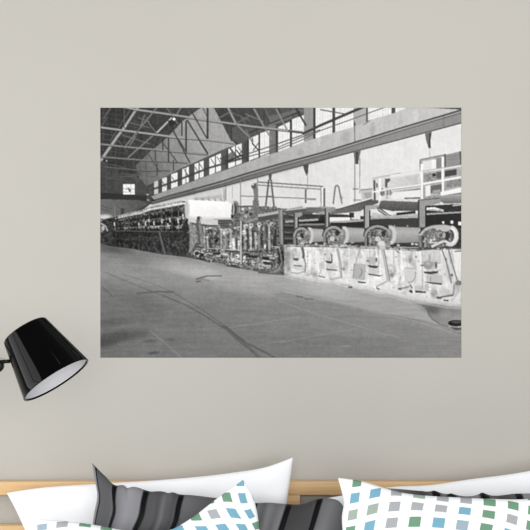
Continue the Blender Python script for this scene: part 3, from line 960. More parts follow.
    for k in range(40):
        x = R.uniform(290, 458)
        y = 244.6 + (x - 290) * 0.03
        ell(x, y + R.uniform(-1.4, 1.6), R.uniform(0.7, 1.8), R.uniform(0.5, 1.2), R.choice([206, 60, 150, 214, 84]), 0.7)
    soft(285, 258, 8, 18, -60); poly([(284, 246), (287, 246), (287.6, 262), (284, 268)], 140, 0.6, N2, 30)
    # shading of the castings on the tub fronts
    for x, y, rx, ry, d in ((295, 255, 7, 8, -30), (300, 266, 6, 6, -26), (328, 256, 6, 9, -24), (330, 267, 7, 5, -26), (345, 262, 4, 12, -18),
                            (371, 262, 7, 9, -38), (373, 272, 7, 5, -30), (359, 272, 8, 10, -18), (391, 268, 5, 14, -18), (410, 276, 7, 8, -18),
                            (430, 262, 9, 10, -40), (433, 277, 9, 7, -34), (449, 266, 6, 18, -26), (456, 284, 5, 9, -30), (444, 292, 9, 6, -20),
                            (312, 262, 3, 12, -14), (351, 258, 3, 12, -14), (400, 258, 4, 8, -14), (288, 262, 3, 10, -24), (416, 288, 9, 4, -30)):
        soft(x, y, rx, ry, d)
    for k in range(26):
        x = R.uniform(288, 460); y0 = interp(x, tub_t) + 1; y1 = y0 + R.uniform(14, 30)
        line([(x, y0), (x + 0.8, y1)], R.uniform(0.9, 2.2), R.choice([236, 240, 190, 182]), 0.45)
    for k in range(60):
        x = R.uniform(288, 460); f = R.uniform(0.1, 0.95)
        y = interp(x, tub_t) * (1 - f) + interp(x, tub_b) * f
        line([(x, y), (x + R.uniform(-3, 3), y + R.uniform(-2, 2))], R.uniform(0.6, 1.2), R.choice([120, 140, 160, 100, 240]), 0.6)
    # fittings on the tub fronts
    line([(302, 247), (303.6, 254), (303, 258)], 2.6, 84, 0.9); line([(303.6, 256), (305.4, 264), (305, 272)], 0.9, 92, 0.9)
    poly([(286.6, 255), (290, 254.6), (290, 258), (286.6, 258)], 150, 0.7)
    poly([(292, 257.6), (298.8, 258), (297.6, 260.6), (294, 260)], 84); poly([(293.6, 264.8), (302, 265), (302, 266), (294, 266.2)], 110)
    line([(292.4, 247), (293, 268)], 0.9, 170, 0.8); line([(286.6, 256), (287.4, 270)], 1.0, 160, 0.7)
    line([(290, 272), (298, 273), (305, 271)], 1.2, 140, 0.7)
    poly([(324.6, 260.4), (332.6, 261), (331, 263.2), (327, 262.6)], 62); line([(331.4, 254), (331.8, 261)], 1.2, 90, 0.9); line([(326, 268.8), (337, 270)], 1.2, 80, 0.9)
    line([(318, 275.4), (325, 277)], 1.4, 128, 0.9); line([(319, 274), (321, 270)], 0.9, 150, 0.8)
    line([(336.4, 248), (339.4, 262), (340.6, 277), (330, 279)], 1.6, 168, 0.9); line([(337.6, 248), (341, 264), (341.8, 278)], 0.7, 110, 0.8); ell(343.4, 268.6, 1.6, 1.8, 144)
    line([(360, 249), (357, 256), (355.4, 264)], 1.0, 150, 0.9)
    poly([(354, 263), (365.6, 264), (364.8, 280), (352.8, 278)], 172, 1, N2, 5); line([(354, 263), (353, 278)], 0.8, 130); line([(360.6, 268), (362, 272), (359, 277)], 0.8, 120)
    poly([(357.4, 280.6), (366, 281.6), (365, 283), (358, 282.4)], 84); line([(366.6, 263), (366, 282)], 1.0, 206)
    ell(371, 260, 4.4, 3.6, 176); line([(366, 260.4), (369, 260.6)], 1.6, 120); ell(376, 259.4, 1.0, 2.4, 104)
    poly([(366.6, 264.6), (378, 265.6), (376.6, 268), (369, 267)], 66); line([(368, 273.6), (380, 275.6)], 1.4, 84); line([(378.6, 249), (378, 274)], 0.8, 170, 0.7)
    poly([(368, 268), (377, 268.6), (377, 274), (368, 273)], 192, 0.8)
    line([(348, 286.6), (352, 286.8)], 1.8, 84); line([(376, 287), (379, 289)], 1.6, 110); line([(340, 283.6), (350, 284.8)], 0.9, 150, 0.6)
    ell(381, 243.4, 3.6, 3.0, 206); poly([(379, 245), (385, 245.4), (384, 250), (381, 251)], 190)
    line([(382, 249), (385, 264), (388, 281)], 2.6, 176, 0.95); line([(383.6, 249), (386.6, 264), (389.6, 280)], 0.8, 110, 0.9); line([(386.6, 281), (376, 286)], 1.8, 170, 0.9); ell(391.6, 274.6, 1.8, 2.6, 142)
    line([(388, 275), (393, 274)], 1.2, 130)
    for x in (394, 399, 407):
        line([(x, 251), (x + 0.3, 270)], 0.7, 190, 0.7)
    ell(415.6, 256.6, 1.2, 1.4, 150); line([(396, 250.6), (399, 252.6)], 1.2, 120)
    poly([(404, 267.4), (416.4, 268.4), (416, 281), (410, 283.6), (404.6, 281)], 202, 1, N2, 5); arc(408.6, 274, 6.4, 8, 0.8, 140, -20, 100); line([(404, 267.4), (416.4, 268.4)], 0.8, 160)
    line([(397.6, 288), (404, 287.4), (409, 286)], 1.6, 130, 0.9); line([(398, 288.4), (401, 289)], 1.4, 70)
    line([(413, 286), (413.6, 294)], 2.0, 226); line([(409.6, 284), (412, 288)], 1.2, 96)
    poly([(409.6, 289), (412, 290.2), (412, 293), (408.6, 291)], 56); poly([(414.6, 290), (425.6, 291), (425.2, 292.6), (415, 292)], 66)
    poly([(420.6, 250), (440, 249.6), (441, 262), (422, 264)], 196, 0.8, N2, 10); line([(421.6, 252), (422.4, 292)], 0.9, 160, 0.8)
    ell(427.6, 264.6, 4.4, 4.4, 150); ell(428, 262.6, 2.4, 1.8, 186); line([(420, 265), (424, 265)], 1.6, 120); ell(435.6, 264.6, 1.3, 3.4, 96); ell(438.4, 264, 1.4, 2.4, 220)
    line([(422, 262), (440, 262.6)], 0.9, 140, 0.8)
    poly([(423, 271.2), (438, 270.8), (437, 272.8), (430, 274), (424, 272.8)], 70); line([(429, 254), (429.4, 262)], 1.4, 140, 0.7)
    poly([(426, 275), (442, 275), (442.4, 283), (427, 282)], 184, 0.9, N2, 6); line([(430, 276), (430.4, 282)], 0.8, 140)
    poly([(424, 281.2), (442, 282.8), (441, 284.4), (430, 283.2)], 74)
    poly([(424, 284), (428, 283), (428, 291), (424, 290)], 176, 0.8)
    line([(441, 248), (446, 262), (451, 283)], 1.4, 120, 0.95); line([(444, 248), (449, 264), (454, 281)], 2.0, 208); line([(447.6, 248), (452, 264), (457, 281)], 1.1, 108, 0.95)
    line([(450.6, 248), (454, 262)], 1.0, 190); ell(451.4, 274.6, 1.2, 1.6, 100); ell(445.4, 259, 1.0, 1.4, 110)
    ell(458, 282.6, 3.2, 2.6, 118); line([(453.6, 284), (453, 294), (444, 296)], 1.9, 150); line([(458, 284), (457, 292), (452, 300)], 1.0, 170, 0.8)
    line([(440, 296.6), (446, 295.6), (453, 294.8)], 1.6, 110); line([(436, 297), (441, 297.4)], 1.8, 70); line([(443, 299.6), (448, 300)], 1.5, 84)
    poly([(452, 251), (461.4, 250.4), (461.4, 276), (457, 276)], 232, 0.6); line([(454, 251.4), (461.4, 250.6)], 1.0, 96, 0.9)


paint_hall()
IM += N2 * 3.2 + smooth_noise(0.7, 9) * 4.5 + N14 * 2
#MURAL-END

# photographic softness
def blur3(a, k):
    p = np.pad(a, 1, mode='edge')
    a = (p[:-2, 1:-1] * k + p[1:-1, 1:-1] + p[2:, 1:-1] * k) / (1 + 2 * k)
    p = np.pad(a, 1, mode='edge')
    return (p[1:-1, :-2] * k + p[1:-1, 1:-1] + p[1:-1, 2:] * k) / (1 + 2 * k)


IM = blur3(blur3(IM, 0.6), 0.4)
WIDE = IM
for _ in range(5):
    WIDE = blur3(WIDE, 0.9)
IM = IM + 0.55 * (IM - WIDE)
IM = np.clip(IM, 8, 250)

E_WALL = 1.04                                 # light falling on the wall, in print whites


def make_mural():
    small = IM.reshape(MH // 2, 2, MW // 2, 2).mean((1, 3))       # 1.5 samples per photo pixel
    h, w = small.shape
    lin = np.where(small / 255 <= 0.04045, small / 255 / 12.92, ((small / 255 + 0.055) / 1.055) ** 2.4) / E_WALL
    a, b = at(X0, Y0, 0.0), at(X1, Y1, 0.0)
    yf = -0.0008
    xs = np.linspace(a.x, b.x, w)
    zs = np.linspace(a.z, b.z, h)
    co = np.zeros((h, w, 3))
    co[..., 0] = xs[None, :]
    co[..., 1] = yf
    co[..., 2] = zs[:, None]
    idx = np.arange(h * w).reshape(h, w)
    q = np.stack([idx[:-1, :-1], idx[1:, :-1], idx[1:, 1:], idx[:-1, 1:]], -1).reshape(-1, 4)
    co = co.reshape(-1, 3)
    nb = len(co)
    back = np.array([(a.x, -0.0001, a.z), (a.x, -0.0001, b.z), (b.x, -0.0001, b.z), (b.x, -0.0001, a.z)])
    co = np.vstack([co, back])
    verts, faces = len(co), q
    me = bpy.data.meshes.new('wall_mural')
    # the rim of the sheet: four side strips as ngons and a back face
    top, bot = idx[0, :].tolist(), idx[-1, :].tolist()
    lef, rig = idx[:, 0].tolist(), idx[:, -1].tolist()
    ng = [top + [nb + 3, nb], bot[::-1] + [nb + 1, nb + 2], lef[::-1] + [nb, nb + 1], rig + [nb + 2, nb + 3],
          [nb, nb + 3, nb + 2, nb + 1]]
    loops = np.concatenate([q.reshape(-1), np.concatenate([np.array(n) for n in ng])]).astype(np.int32)
    tot = np.concatenate([np.full(len(q), 4), [len(n) for n in ng]]).astype(np.int32)
    start = np.concatenate([[0], np.cumsum(tot)[:-1]]).astype(np.int32)
    me.vertices.add(len(co))
    me.vertices.foreach_set('co', co.reshape(-1).astype(np.float32))
    me.loops.add(len(loops))
    me.loops.foreach_set('vertex_index', loops)
    me.polygons.add(len(tot))
    me.polygons.foreach_set('loop_start', start)
    me.polygons.foreach_set('loop_total', tot)
    me.update(calc_edges=True)
    me.validate()
    ca = me.color_attributes.new('print', 'FLOAT_COLOR', 'POINT')
    c = np.ones((len(co), 4), np.float32) * 0.6
    c[:nb, 0] = c[:nb, 1] = c[:nb, 2] = lin.reshape(-1)
    c[:, 3] = 1
    ca.data.foreach_set('color', c.reshape(-1))
    t = NT('matt photographic print', 0.85, 0.08)
    at_ = t.n('ShaderNodeAttribute', attribute_name='print')
    t.base(at_.outputs['Color'])
    me.materials.append(t.m)
    o = bpy.data.objects.new('wall_mural', me)
    COL.objects.link(o)
    tag(o, 'black and white photographic mural of a paper mill hall stuck on the grey wall', 'wall mural')


make_mural()

# ------------------------------------------------------------------ bed
BED_TOP = 480.0
MATT_Z = 0.566


def make_bed():
    bed = empty('bed', (0, -1.0, 0), 'light oak bed with an open rail headboard standing against the grey wall', 'bed')
    yb, yf = -0.012, -0.036
    zt, zl = at(0, 480.2, yb).z, at(0, 495.2, yf).z
    xl, xr = -0.93, 0.93
    obj('headboard_rail', box_bm(xl, xr, yf, yb, zl, zt, 0.0015), WOOD_M, bed)
    z2 = at(0, 526.0, yf).z
    obj('headboard_rail', box_bm(xl, xr, yf, yb, z2 - 0.14, z2, 0.0015), WOOD_M, bed)
    x1, x0 = at(300, 500, yf).x, at(263, 500, yf).x
    obj('headboard_stile', box_bm(x0, x1, yf + 0.001, yb - 0.001, z2, zl, 0.001), WOOD_M, bed)
    for s in (-1, 1):
        obj('headboard_post', box_bm(s * 0.95 - 0.02, s * 0.95 + 0.02, yf - 0.003, yb, 0.0, zt + 0.01, 0.003), WOOD_M, bed)
        obj('side_rail', box_bm(s * 0.93 - 0.015, s * 0.93 + 0.015, -2.0, yf, 0.20, 0.34, 0.003), WOOD_M, bed)
        obj('leg', box_bm(s * 0.92 - 0.03, s * 0.92 + 0.03, -2.06, -2.0, 0.0, 0.36, 0.003), WOOD_M, bed)
    obj('foot_rail', box_bm(-0.92, 0.92, -2.05, -2.02, 0.20, 0.34, 0.003), WOOD_M, bed)
    obj('slat_base', box_bm(-0.915, 0.915, -2.0, yf - 0.003, 0.27, 0.30, 0.002), WOOD_M, bed)
    m = obj('mattress', box_bm(-0.90, 0.90, -1.99, -0.06, 0.301, MATT_Z, 0.03), MATTRESS_M)
    tag(m, 'pale mattress lying in the oak bed under the pillows', 'mattress')


make_bed()


# ------------------------------------------------------------------ pillows
def curve(pts, n, closed=False):
    """Evenly spaced points along a smooth curve through pts."""
    P = np.array(pts, float)
    if len(P) == 2:
        t = np.linspace(0, 1, n)[:, None]
        return P[0] * (1 - t) + P[1] * t
    h = np.hypot(*np.diff(P, axis=0).T)[:, None]                # chord lengths
    d = np.diff(P, axis=0) / h
    M = np.vstack([d[:1], (d[:-1] * h[1:] + d[1:] * h[:-1]) / (h[1:] + h[:-1]), d[-1:]])
    out = []
    for i in range(len(P) - 1):
        for t in np.linspace(0, 1, 24, endpoint=False):
            out.append((2 * t ** 3 - 3 * t * t + 1) * P[i] + (t ** 3 - 2 * t * t + t) * h[i] * M[i]
                       + (3 * t * t - 2 * t ** 3) * P[i + 1] + (t ** 3 - t * t) * h[i] * M[i + 1])
    out.append(P[-1])
    out = np.array(out)
    s = np.concatenate([[0], np.cumsum(np.hypot(*np.diff(out, axis=0).T))])
    q = np.linspace(0, s[-1], n)
    return np.stack([np.interp(q, s, out[:, 0]), np.interp(q, s, out[:, 1])], 1)


class Pillow:
    """A cushion: an outline in its own leaning plane, puffed to both sides."""
    def __init__(self, depth, tilt, py_ref=500):
        self.o = at(265, py_ref, depth)
        t = math.radians(tilt)
        self.ex = Vector((1, 0, 0))
        self.up = Vector((0, math.sin(t), math.cos(t)))
        self.nrm = Vector((0, -math.cos(t), math.sin(t)))       # out of the front face

    def plane(self, px, py):
        d = ray(px, py)
        k = (self.o - CAM).dot(self.nrm) / d.dot(self.nrm)
        p = CAM + d * k - self.o
        return p.dot(self.ex), p.dot(self.up)

    def build(self, name, mat, top, bottom, left, right, thick, nu=120, nv=80, puff=None, uvmap=None, lift=None,
              pw=2.6, ex=0.5, skew=0.0):
        tr = lambda L: [self.plane(*p) for p in L]
        T, B = curve(tr(top), nu + 1), curve(tr(bottom), nu + 1)
        Lf, Rt = curve(tr(left), nv + 1), curve(tr(right), nv + 1)
        u = np.linspace(0, 1, nu + 1)[None, :, None]
        v = np.linspace(0, 1, nv + 1)[:, None, None]            # 0 at the top
        C = ((1 - v) * T[None] + v * B[None] + (1 - u) * Lf[:, None] + u * Rt[:, None]
             - ((1 - u) * (1 - v) * T[0] + u * (1 - v) * T[-1] + (1 - u) * v * B[0] + u * v * B[-1]))
        uu, vv = u[..., 0], v[..., 0]
        prof = ((1 - np.abs(2 * uu - 1) ** pw) * (1 - np.abs(2 * vv - 1) ** pw)) ** ex
        extra = puff(uu + skew * vv * np.minimum(1, uu * 7), vv, C) if puff else 0.0
        lf = lift(uu, vv) if lift else np.zeros_like(prof)
        o, exv, up, nr = [np.array(k) for k in (self.o, self.ex, self.up, self.nrm)]
        base = o + C[..., :1] * exv + C[..., 1:2] * up + lf[..., None] * nr
        edge = np.clip(np.minimum(np.minimum(uu, 1 - uu), np.minimum(vv, 1 - vv)) * 12, 0, 1)
        front = base + ((prof * thick * 0.5 + extra * edge + 0.002))[..., None] * nr
        back = base - ((prof * thick * 0.5 + 0.002))[..., None] * nr
        h, w = prof.shape
        co = np.vstack([front.reshape(-1, 3), back.reshape(-1, 3)])
        idx = np.arange(h * w).reshape(h, w)
        off = h * w
        fs = []
        for j in range(h - 1):
            for i in range(w - 1):
                a, b, c, d = idx[j, i], idx[j, i + 1], idx[j + 1, i + 1], idx[j + 1, i]
                fs.append((a, d, c, b))
                fs.append((a + off, b + off, c + off, d + off))
        rim = list(idx[0, :]) + list(idx[1:, -1]) + list(idx[-1, -2::-1]) + list(idx[-2:0:-1, 0])
        for a, b in zip(rim, rim[1:] + rim[:1]):
            fs.append((a, b, b + off, a + off))
        me = bpy.data.meshes.new(name)
        me.from_pydata([tuple(p) for p in co], [], [tuple(int(k) for k in f) for f in fs])
        me.update()
        uvl = me.uv_layers.new(name='weave')
        if uvmap is not None:
            UV = uvmap(C, uu, vv)
        else:
            UV = np.stack(np.broadcast_arrays(uu + skew * vv * np.minimum(1, uu * 7), 1 - vv), -1)
        UV = np.vstack([UV.reshape(-1, 2)] * 2).astype(np.float32)
        li = np.empty(len(me.loops), np.int32)
        me.loops.foreach_get('vertex_index', li)
        uvl.data.foreach_set('uv', UV[li].reshape(-1))
        return obj(name, me, mat)


def wrinkle(seed, amp, nu=9, nv=5):
    """Slow random unevenness of a stuffed cover."""
    r = np.random.RandomState(seed)
    terms = [(r.uniform(0.5, nu), r.uniform(0.5, nv), r.uniform(0, 6.28), r.uniform(-1, 1)) for _ in range(7)]

    def f(u, v, C):
        s = 0
        for a, b, p, k in terms:
            s = s + k * np.sin(a * u * 3.1 + b * v * 3.1 + p)
        return s * amp
    return f


# white pillow on the left
P = Pillow(-0.145, 12)
o = P.build('pillow', WHITE_M,
            [(7, 493), (35, 488.5), (95, 484), (160, 480), (230, 473), (268, 466.5), (293, 457.5)],
            [(50, 650), (160, 656), (285, 650)],
            [(7, 493), (15, 508), (25, 530), (50, 650)],
            [(293, 457.5), (290, 480), (286.5, 504), (285, 650)], 0.075, puff=wrinkle(3, 0.0016))
tag(o, 'large plain white pillow with an upturned corner behind the pointed charcoal satin cushion', 'pillow')

# white pillow on the right
P = Pillow(-0.145, 12)
o = P.build('pillow', WHITE_M,
            [(318, 500), (345, 495), (392, 487), (430, 485), (470, 479.3), (510, 474.2), (545, 468), (590, 458)],
            [(322, 650), (460, 656), (585, 650)],
            [(318, 500), (322, 520), (322, 650)],
            [(590, 458), (588, 500), (585, 650)], 0.075, puff=wrinkle(8, 0.0014))
tag(o, 'plain white pillow at the right edge of the photo behind a checked cushion', 'pillow')


# charcoal satin covers: sheen painted as grey bands, with raised black ribs
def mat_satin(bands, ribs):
    """bands: (u, grey) steps of the painted sheen; ribs: (u, half width)."""
    t = NT('charcoal satin with painted sheen', 0.45, 0.12)
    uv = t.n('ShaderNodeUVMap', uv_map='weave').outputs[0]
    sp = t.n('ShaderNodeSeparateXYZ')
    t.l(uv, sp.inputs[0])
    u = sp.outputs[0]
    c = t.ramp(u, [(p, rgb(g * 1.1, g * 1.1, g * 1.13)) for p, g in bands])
    for p, w in ribs:
        d = t.math('ABSOLUTE', t.math('SUBTRACT', u, p))
        k = t.n('ShaderNodeMapRange', interpolation_type='SMOOTHSTEP')
        t.l(d, k.inputs['Value'])
        k.inputs['From Min'].default_value = w * 0.75
        k.inputs['From Max'].default_value = w * 1.7
        k.inputs['To Min'].default_value = 1.0
        k.inputs['To Max'].default_value = 0.0
        c = t.mix(k.outputs[0], c, (0.0012, 0.0012, 0.0014, 1))
    return t.base(c)


PX_A, PX_B = 92.0, 346.0


def ua(px):
    return (px - PX_A) / (PX_B - PX_A)


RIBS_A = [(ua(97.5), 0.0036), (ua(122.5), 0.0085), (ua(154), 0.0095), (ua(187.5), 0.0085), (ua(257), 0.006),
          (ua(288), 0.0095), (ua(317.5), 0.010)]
SHEEN_A = [(0.0, 128), (ua(96), 110), (ua(99), 76), (ua(118), 82), (ua(124), 104), (ua(138), 128), (ua(150), 118),  # greys stand in for the satin's sheen and its folds
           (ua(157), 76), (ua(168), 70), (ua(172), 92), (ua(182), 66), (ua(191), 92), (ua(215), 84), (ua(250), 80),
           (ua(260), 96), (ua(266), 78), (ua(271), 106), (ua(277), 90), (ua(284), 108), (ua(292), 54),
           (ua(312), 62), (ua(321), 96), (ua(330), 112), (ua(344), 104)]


def ribs_puff(ribs, seed, folds=()):
    w0 = wrinkle(seed, 0.0012)

    def f(u, v, C):
        s = w0(u, v, C)
        for p, w in ribs:
            s = s + 0.004 * np.exp(-((u - p) / (w * 1.3)) ** 2)
        for p, w, h in folds:
            s = s + h * np.exp(-((u - p) / w) ** 2) + 0 * v
        return s
    return f


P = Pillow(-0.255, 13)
o = P.build('cushion', mat_satin(SHEEN_A, RIBS_A),
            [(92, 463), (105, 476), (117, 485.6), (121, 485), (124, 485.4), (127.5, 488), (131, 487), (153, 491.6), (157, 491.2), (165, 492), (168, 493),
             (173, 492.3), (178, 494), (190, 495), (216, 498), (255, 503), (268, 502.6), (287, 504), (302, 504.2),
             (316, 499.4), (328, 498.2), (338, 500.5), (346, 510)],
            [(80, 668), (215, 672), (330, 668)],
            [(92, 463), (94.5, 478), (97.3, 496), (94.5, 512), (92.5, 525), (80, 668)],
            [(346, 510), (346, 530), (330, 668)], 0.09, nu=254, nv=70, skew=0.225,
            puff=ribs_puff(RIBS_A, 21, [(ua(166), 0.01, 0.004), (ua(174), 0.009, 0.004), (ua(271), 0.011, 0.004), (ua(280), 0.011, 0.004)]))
tag(o, 'charcoal satin cushion with black ribs and a pointed corner before the large white pillow', 'cushion')

PX_C, PX_D = 384.0, 600.0


def uc(px):
    return (px - PX_C) / (PX_D - PX_C)


RIBS_C = [(uc(433), 0.011), (uc(437), 0.006), (uc(450), 0.018), (uc(483), 0.02), (uc(517), 0.014), (uc(550), 0.016)]
SHEEN_C = [(0.0, 120), (uc(400), 90), (uc(420), 60), (uc(445), 105), (uc(455), 92), (uc(478), 120), (uc(488), 90), (uc(500), 62), (uc(512), 80), (uc(522), 130), (1.0, 100)]  # sheen of the right cover, put into its greys
P = Pillow(-0.255, 13)
o = P.build('cushion', mat_satin(SHEEN_C, RIBS_C),
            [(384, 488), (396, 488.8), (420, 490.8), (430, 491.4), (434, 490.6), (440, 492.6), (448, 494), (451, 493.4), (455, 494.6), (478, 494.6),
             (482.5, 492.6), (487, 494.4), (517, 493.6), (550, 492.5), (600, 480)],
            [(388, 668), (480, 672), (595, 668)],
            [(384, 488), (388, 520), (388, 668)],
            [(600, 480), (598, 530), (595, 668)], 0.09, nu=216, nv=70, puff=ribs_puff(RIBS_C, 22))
tag(o, 'charcoal satin cushion showing only a dark strip above a white checked cushion', 'cushion')


# white covers printed with rows of small coloured squares
INK = {'w': rgb(246, 248, 251), 'b': rgb(120, 170, 192), 't': rgb(108, 158, 170), 'l': rgb(156, 176, 188), 'g': rgb(112, 152, 126),
       's': rgb(160, 174, 162), 'y': rgb(168, 171, 175)}


def mat_checks(rows, row0, hx, hy):
    """rows: strings of ink letters from column 0 on; row0: index of the first row."""
    t = NT('printed cotton', 0.85, 0.15)
    uv = t.n('ShaderNodeUVMap', uv_map='weave').outputs[0]
    sp = t.n('ShaderNodeSeparateXYZ')
    t.l(uv, sp.inputs[0])
    cx = t.math('ROUND', sp.outputs[0])
    cy = t.math('ROUND', sp.outputs[1])
    dx = t.math('ABSOLUTE', t.math('SUBTRACT', sp.outputs[0], cx))
    dy = t.math('ABSOLUTE', t.math('SUBTRACT', sp.outputs[1], cy))
    m = t.math('MULTIPLY', t.math('LESS_THAN', dx, hx), t.math('LESS_THAN', dy, hy))
    n = max(len(r) for r in rows)
    fac = t.math('DIVIDE', t.math('ADD', cx, 0.5), float(n))
    col = INK['w']
    late = t.math('GREATER_THAN', cy, row0 + 2.5)
    again = t.math('ADD', t.math('FLOORED_MODULO', t.math('SUBTRACT', cy, row0 + 3.0), len(rows) - 3.0), row0 + 3.0)
    cyw = t.math('ADD', t.math('MULTIPLY', late, again), t.math('MULTIPLY', t.math('SUBTRACT', 1.0, late), cy))
    fac = t.math('FRACT', fac)
    for k, r in enumerate(rows):
        rp = t.ramp(fac, [(i / n, INK[c]) for i, c in enumerate(r)], 'CONSTANT')
        col = t.mix(t.math('COMPARE', cyw, float(row0 + k), 0.25), col, rp)
    t.bump(t.noise(9.0, 3), 0.2, 0.005)
    return t.base(t.mix(m, INK['w'], col))


def fit(P, pts, lam=0.0004):
    """Thin-plate map from the cushion's plane to (column, row) of its print, through known squares."""
    X = np.array([P.plane(p[0], p[1]) for p in pts]) * 5
    Y = np.array([p[2:] for p in pts], float)
    n = len(X)

    def U(d2):
        return 0.5 * d2 * np.log(d2 + 1e-9)
    K = U(((X[:, None] - X[None]) ** 2).sum(-1)) + lam * np.eye(n)
    Q = np.hstack([np.ones((n, 1)), X])
    A = np.block([[K, Q], [Q.T, np.zeros((3, 3))]])
    w = np.linalg.solve(A, np.vstack([Y, np.zeros((3, 2))]))

    def f(C, u, v):
        Z = C[..., :2] * 5
        d2 = ((Z[..., None, :] - X) ** 2).sum(-1)
        return U(d2) @ w[:n] + w[n] + Z @ w[n + 1:]
    return f


# columns 4.. are the ones the photo shows
PR = Pillow(-0.375, 14)
pts_r = [(356.5, 482.5, 4, 1), (354, 498, 4, 2), (374.5, 493, 5, 2), (396, 491.5, 6, 2), (419, 495.3, 7, 2), (442, 498.6, 8, 2),
         (465, 500.5, 9, 2), (488, 502.5, 10, 2), (511.5, 505.5, 11, 2), (352, 515, 4, 3), (371.5, 509, 5, 3), (393, 506.5, 6, 3),
         (415.5, 506, 7, 3), (439, 508, 8, 3), (462.5, 510.5, 9, 3), (486, 514, 10, 3), (509, 519, 11, 3),
         (349.5, 531, 4, 4), (368, 526, 5, 4), (390, 522.5, 6, 4), (412.5, 521.5, 7, 4), (436, 522.5, 8, 4),
         (459, 525, 9, 4), (482.5, 528, 10, 4), (341, 489, 3.1, 1.4), (530, 511, 12, 2), (527, 526, 12, 3)]
o = PR.build('cushion', mat_checks(['wwwwgwwwwwwwgbw', 'wwwbbbysyyggggb', 'bgysssyyybgyggb', 'gbyggbygblgbyyg', 'bygbylgbsygblgy',
                                    'gylbsgybglysbgb', 'ybgslybgysblgyb', 'bgylgsbygbslygb'], 1, 0.25, 0.30),
             [(338, 478), (348, 479), (360, 481), (388, 489.3), (402, 493), (420, 495.4), (455, 497.8), (490, 499.5), (530, 499.6), (575, 491)],
             [(338, 692), (460, 696), (572, 692)],
             [(338, 478), (341.5, 491), (343.8, 503), (342, 516), (342.5, 532), (338, 692)],
             [(575, 490), (574, 530), (572, 692)], 0.09, nu=160, nv=110, puff=wrinkle(31, 0.001), uvmap=fit(PR, pts_r))
tag(o, 'white cushion with coloured squares at the right, hiding most of a charcoal cushion', 'cushion')

PL = Pillow(-0.375, 14)
pts_l = [(227, 497, 9, 2), (243, 498.5, 10, 2), (252, 497, 10.7, 2), (214, 514, 8, 3), (233.5, 513, 9, 3), (250.5, 514.5, 10, 3), (195.5, 516.5, 7, 3),
         (204, 530, 7, 4), (223.5, 528, 8, 4), (243, 527.5, 9, 4), (256, 510, 10.6, 3), (178, 529, 6, 4), (243, 481, 10.2, 1),
         (107, 527.5, 3, 3), (86, 524, 2, 3), (63, 524.3, 1, 3), (43, 527, 0, 3), (86, 533, 2, 4), (63, 534, 1, 4), (107, 537, 3, 4)]
o = PL.build('cushion', mat_checks(['wwwwwwwwwwbw', 'wwwwwwggggbb', 'lygggbbgybbg', 'bybtgybbbbgg', 'gylbsgybglys', 'ybgslybgysbl', 'bgylgsbygbsl', 'gbsyglbysgby'],
                                   1, 0.26, 0.30),
             [(35, 519), (62, 520.8), (95, 525), (125, 530.5), (148, 533), (170, 530), (190, 519), (215, 500), (230, 489), (243, 480)],
             [(60, 692), (160, 696), (265, 692)],
             [(35, 519), (38, 540), (60, 692)],
             [(243, 480), (251, 492), (257, 512), (259.5, 532), (265, 692)], 0.09, nu=160, nv=110, puff=wrinkle(37, 0.001), uvmap=fit(PL, pts_l))
tag(o, 'white cushion with coloured squares, its top edge slumped before the pointed charcoal satin cushion', 'cushion')


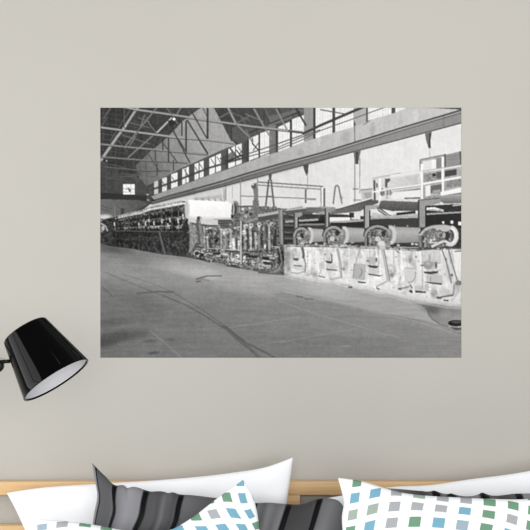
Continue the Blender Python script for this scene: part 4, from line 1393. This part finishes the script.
# ------------------------------------------------------------------ lamp
def make_lamp():
    yd = -0.42
    d = CAM.y * -1 + yd
    mpp = d / F
    c_w = at(56.2, 379.6, yd - 0.015)
    tilt = math.radians(10.0)
    ax = Vector((0.572 * math.cos(tilt), -math.sin(tilt), -0.820 * math.cos(tilt)))      # towards the opening
    L = 59.2 * mpp
    rw, rn = 36.6 * mpp, 24.4 * mpp
    c_n = c_w - ax * L
    plate = at(-62, 362, 0)
    lamp = empty('wall_lamp', Vector((plate.x, -0.001, plate.z)), 'glossy black cone wall lamp with white inside reaching in at the left edge', 'lamp')
    t = 0.0016
    e = 0.006
    prof = [(0.0, -0.001), (rn * 0.9, -0.001), (rn - 0.0022, -0.0004), (rn - 0.0007, 0.0012), (rn, 0.004)]
    for k in range(1, 13):
        f = k / 12
        prof.append((rn + (rw - rn) * f, 0.004 + (L - 0.004) * f))
    prof += [(rw + 0.0004, L + 0.0008), (rw - 0.0006, L + 0.0016), (rw - 0.0042, L + 0.0012), (rw - 0.0048, L - 0.002)]
    obj('shade', lathe_bm(prof, c_n, ax, 160), BLACK_M, lamp)
    prof = [(rw - 0.0046, L - 0.0018)]
    for k in range(11, -1, -1):
        f = k / 12
        prof.append((rn + (rw - rn) * f - 0.0022, 0.004 + (L - 0.004) * f))
    prof += [(rn * 0.6, 0.003), (0.0, 0.003)]
    obj('shade_lining', lathe_bm(prof, c_n, ax, 160), LINING_M, lamp)
    obj('bulb_holder', lathe_bm([(0.0, 0.0035), (0.017, 0.0035), (0.017, 0.038), (0.0, 0.038)], c_n, ax, 32), LINING_M, lamp)
    obj('bulb', lathe_bm([(0.0, 0.0385), (0.010, 0.0385), (0.012, 0.044), (0.018, 0.055), (0.0205, 0.066), (0.0185, 0.077), (0.012, 0.084), (0.0, 0.087)], c_n, ax, 32), BULB_M, lamp)
    # arm from the shade's side to the wall plate
    side = at(12.5, 361.0, c_n.y + 0.02)
    knuckle = at(-2.0, 362.0, c_n.y + 0.02)
    obj('swivel_pin', tube_bm([side, knuckle], 2.0 * mpp), BLACKMATT_M, lamp)
    kb = at(-3.2, 366, knuckle.y)
    obj('swivel_knuckle', lathe_bm([(0.0, -0.009), (0.014, -0.009), (0.0155, -0.007), (0.0155, 0.007), (0.014, 0.009), (0.0, 0.009)], kb, (0, 1, 0), 40), BLACKMATT_M, lamp)
    elbow = at(-40, 366, kb.y)
    wall_end = Vector((plate.x, -0.012, plate.z))
    obj('arm', tube_bm([kb, at(-20, 366.0, kb.y), elbow, elbow.lerp(Vector((plate.x, kb.y + 0.03, plate.z)), 0.8), Vector((plate.x, kb.y + 0.06, plate.z)), wall_end], 0.006), BLACKMATT_M, lamp)
    obj('wall_plate', lathe_bm([(0.0, 0.0), (0.045, 0.0), (0.045, 0.009), (0.042, 0.012), (0.0, 0.012)], Vector((plate.x, -0.0005, plate.z)), (0, -1, 0), 48), BLACKMATT_M, lamp)
    c0 = at(9.5, 361, c_n.y + 0.015)
    cab = [at(x, y, c_n.y + 0.018) for x, y in ((9.5, 361.5), (6, 359.6), (3, 358.2), (-1, 357.8), (-6, 359), (-10, 363), (-14, 366))]
    obj('cable', tube_bm(cab, 0.0008, 8), STEEL_M, lamp)


make_lamp()

# ------------------------------------------------------------------ light
def area(name, loc, target, sx, sy, power, col=(1, 1, 1)):
    ld = bpy.data.lights.new(name, 'AREA')
    ld.shape = 'RECTANGLE'
    ld.size, ld.size_y = sx, sy
    ld.energy = power
    ld.color = col
    o = bpy.data.objects.new(name, ld)
    o.location = loc
    o.rotation_euler = (Vector(target) - Vector(loc)).to_track_quat('-Z', 'Y').to_euler()
    COL.objects.link(o)
    return o


area('front_fill_light', (0.8, -4.3, 1.75), (0.45, 0, 1.2), 3.8, 1.8, 106, (1.0, 1.0, 0.99))  # added fill behind the camera, unseen, lights the wall evenly
area('overhead_fill_light', (0.55, -1.35, 2.68), (0.45, -0.6, 0.9), 1.4, 0.8, 6, (1.0, 0.99, 0.975))  # added overhead fill, unseen, no fitting built; brightens headboard gap and cushions
area('assumed_side_light', (-2.3, -0.80, 1.62), (0, -0.80, 1.45), 0.85, 1.3, 17, (0.98, 0.99, 1.0))  # assumed side source, no window built; placed for the lamp shade's grey streak
area('assumed_side_light', (-2.3, -1.72, 1.62), (0, -1.72, 1.45), 0.85, 1.3, 17, (0.98, 0.99, 1.0))  # other half of the assumed side source, the gap parts the streak

w = bpy.data.worlds.new('room light')
SC.world = w
w.use_nodes = True
bg = w.node_tree.nodes['Background']
bg.inputs['Color'].default_value = (1.0, 1.0, 1.0, 1)
bg.inputs['Strength'].default_value = 0.41

# ------------------------------------------------------------------ camera
cd = bpy.data.cameras.new('camera')
cd.sensor_width = 36.0
cd.sensor_fit = 'HORIZONTAL'
cd.lens = F / 530.0 * 36.0
cam = bpy.data.objects.new('camera', cd)
cam.location = CAM
cam.rotation_euler = (math.radians(90), 0, 0)
COL.objects.link(cam)
SC.camera = cam

vs = SC.view_settings
vs.view_transform = 'Standard'
vs.look = 'None'
vs.exposure = 0.0
vs.gamma = 1.0
vs.use_curve_mapping = False
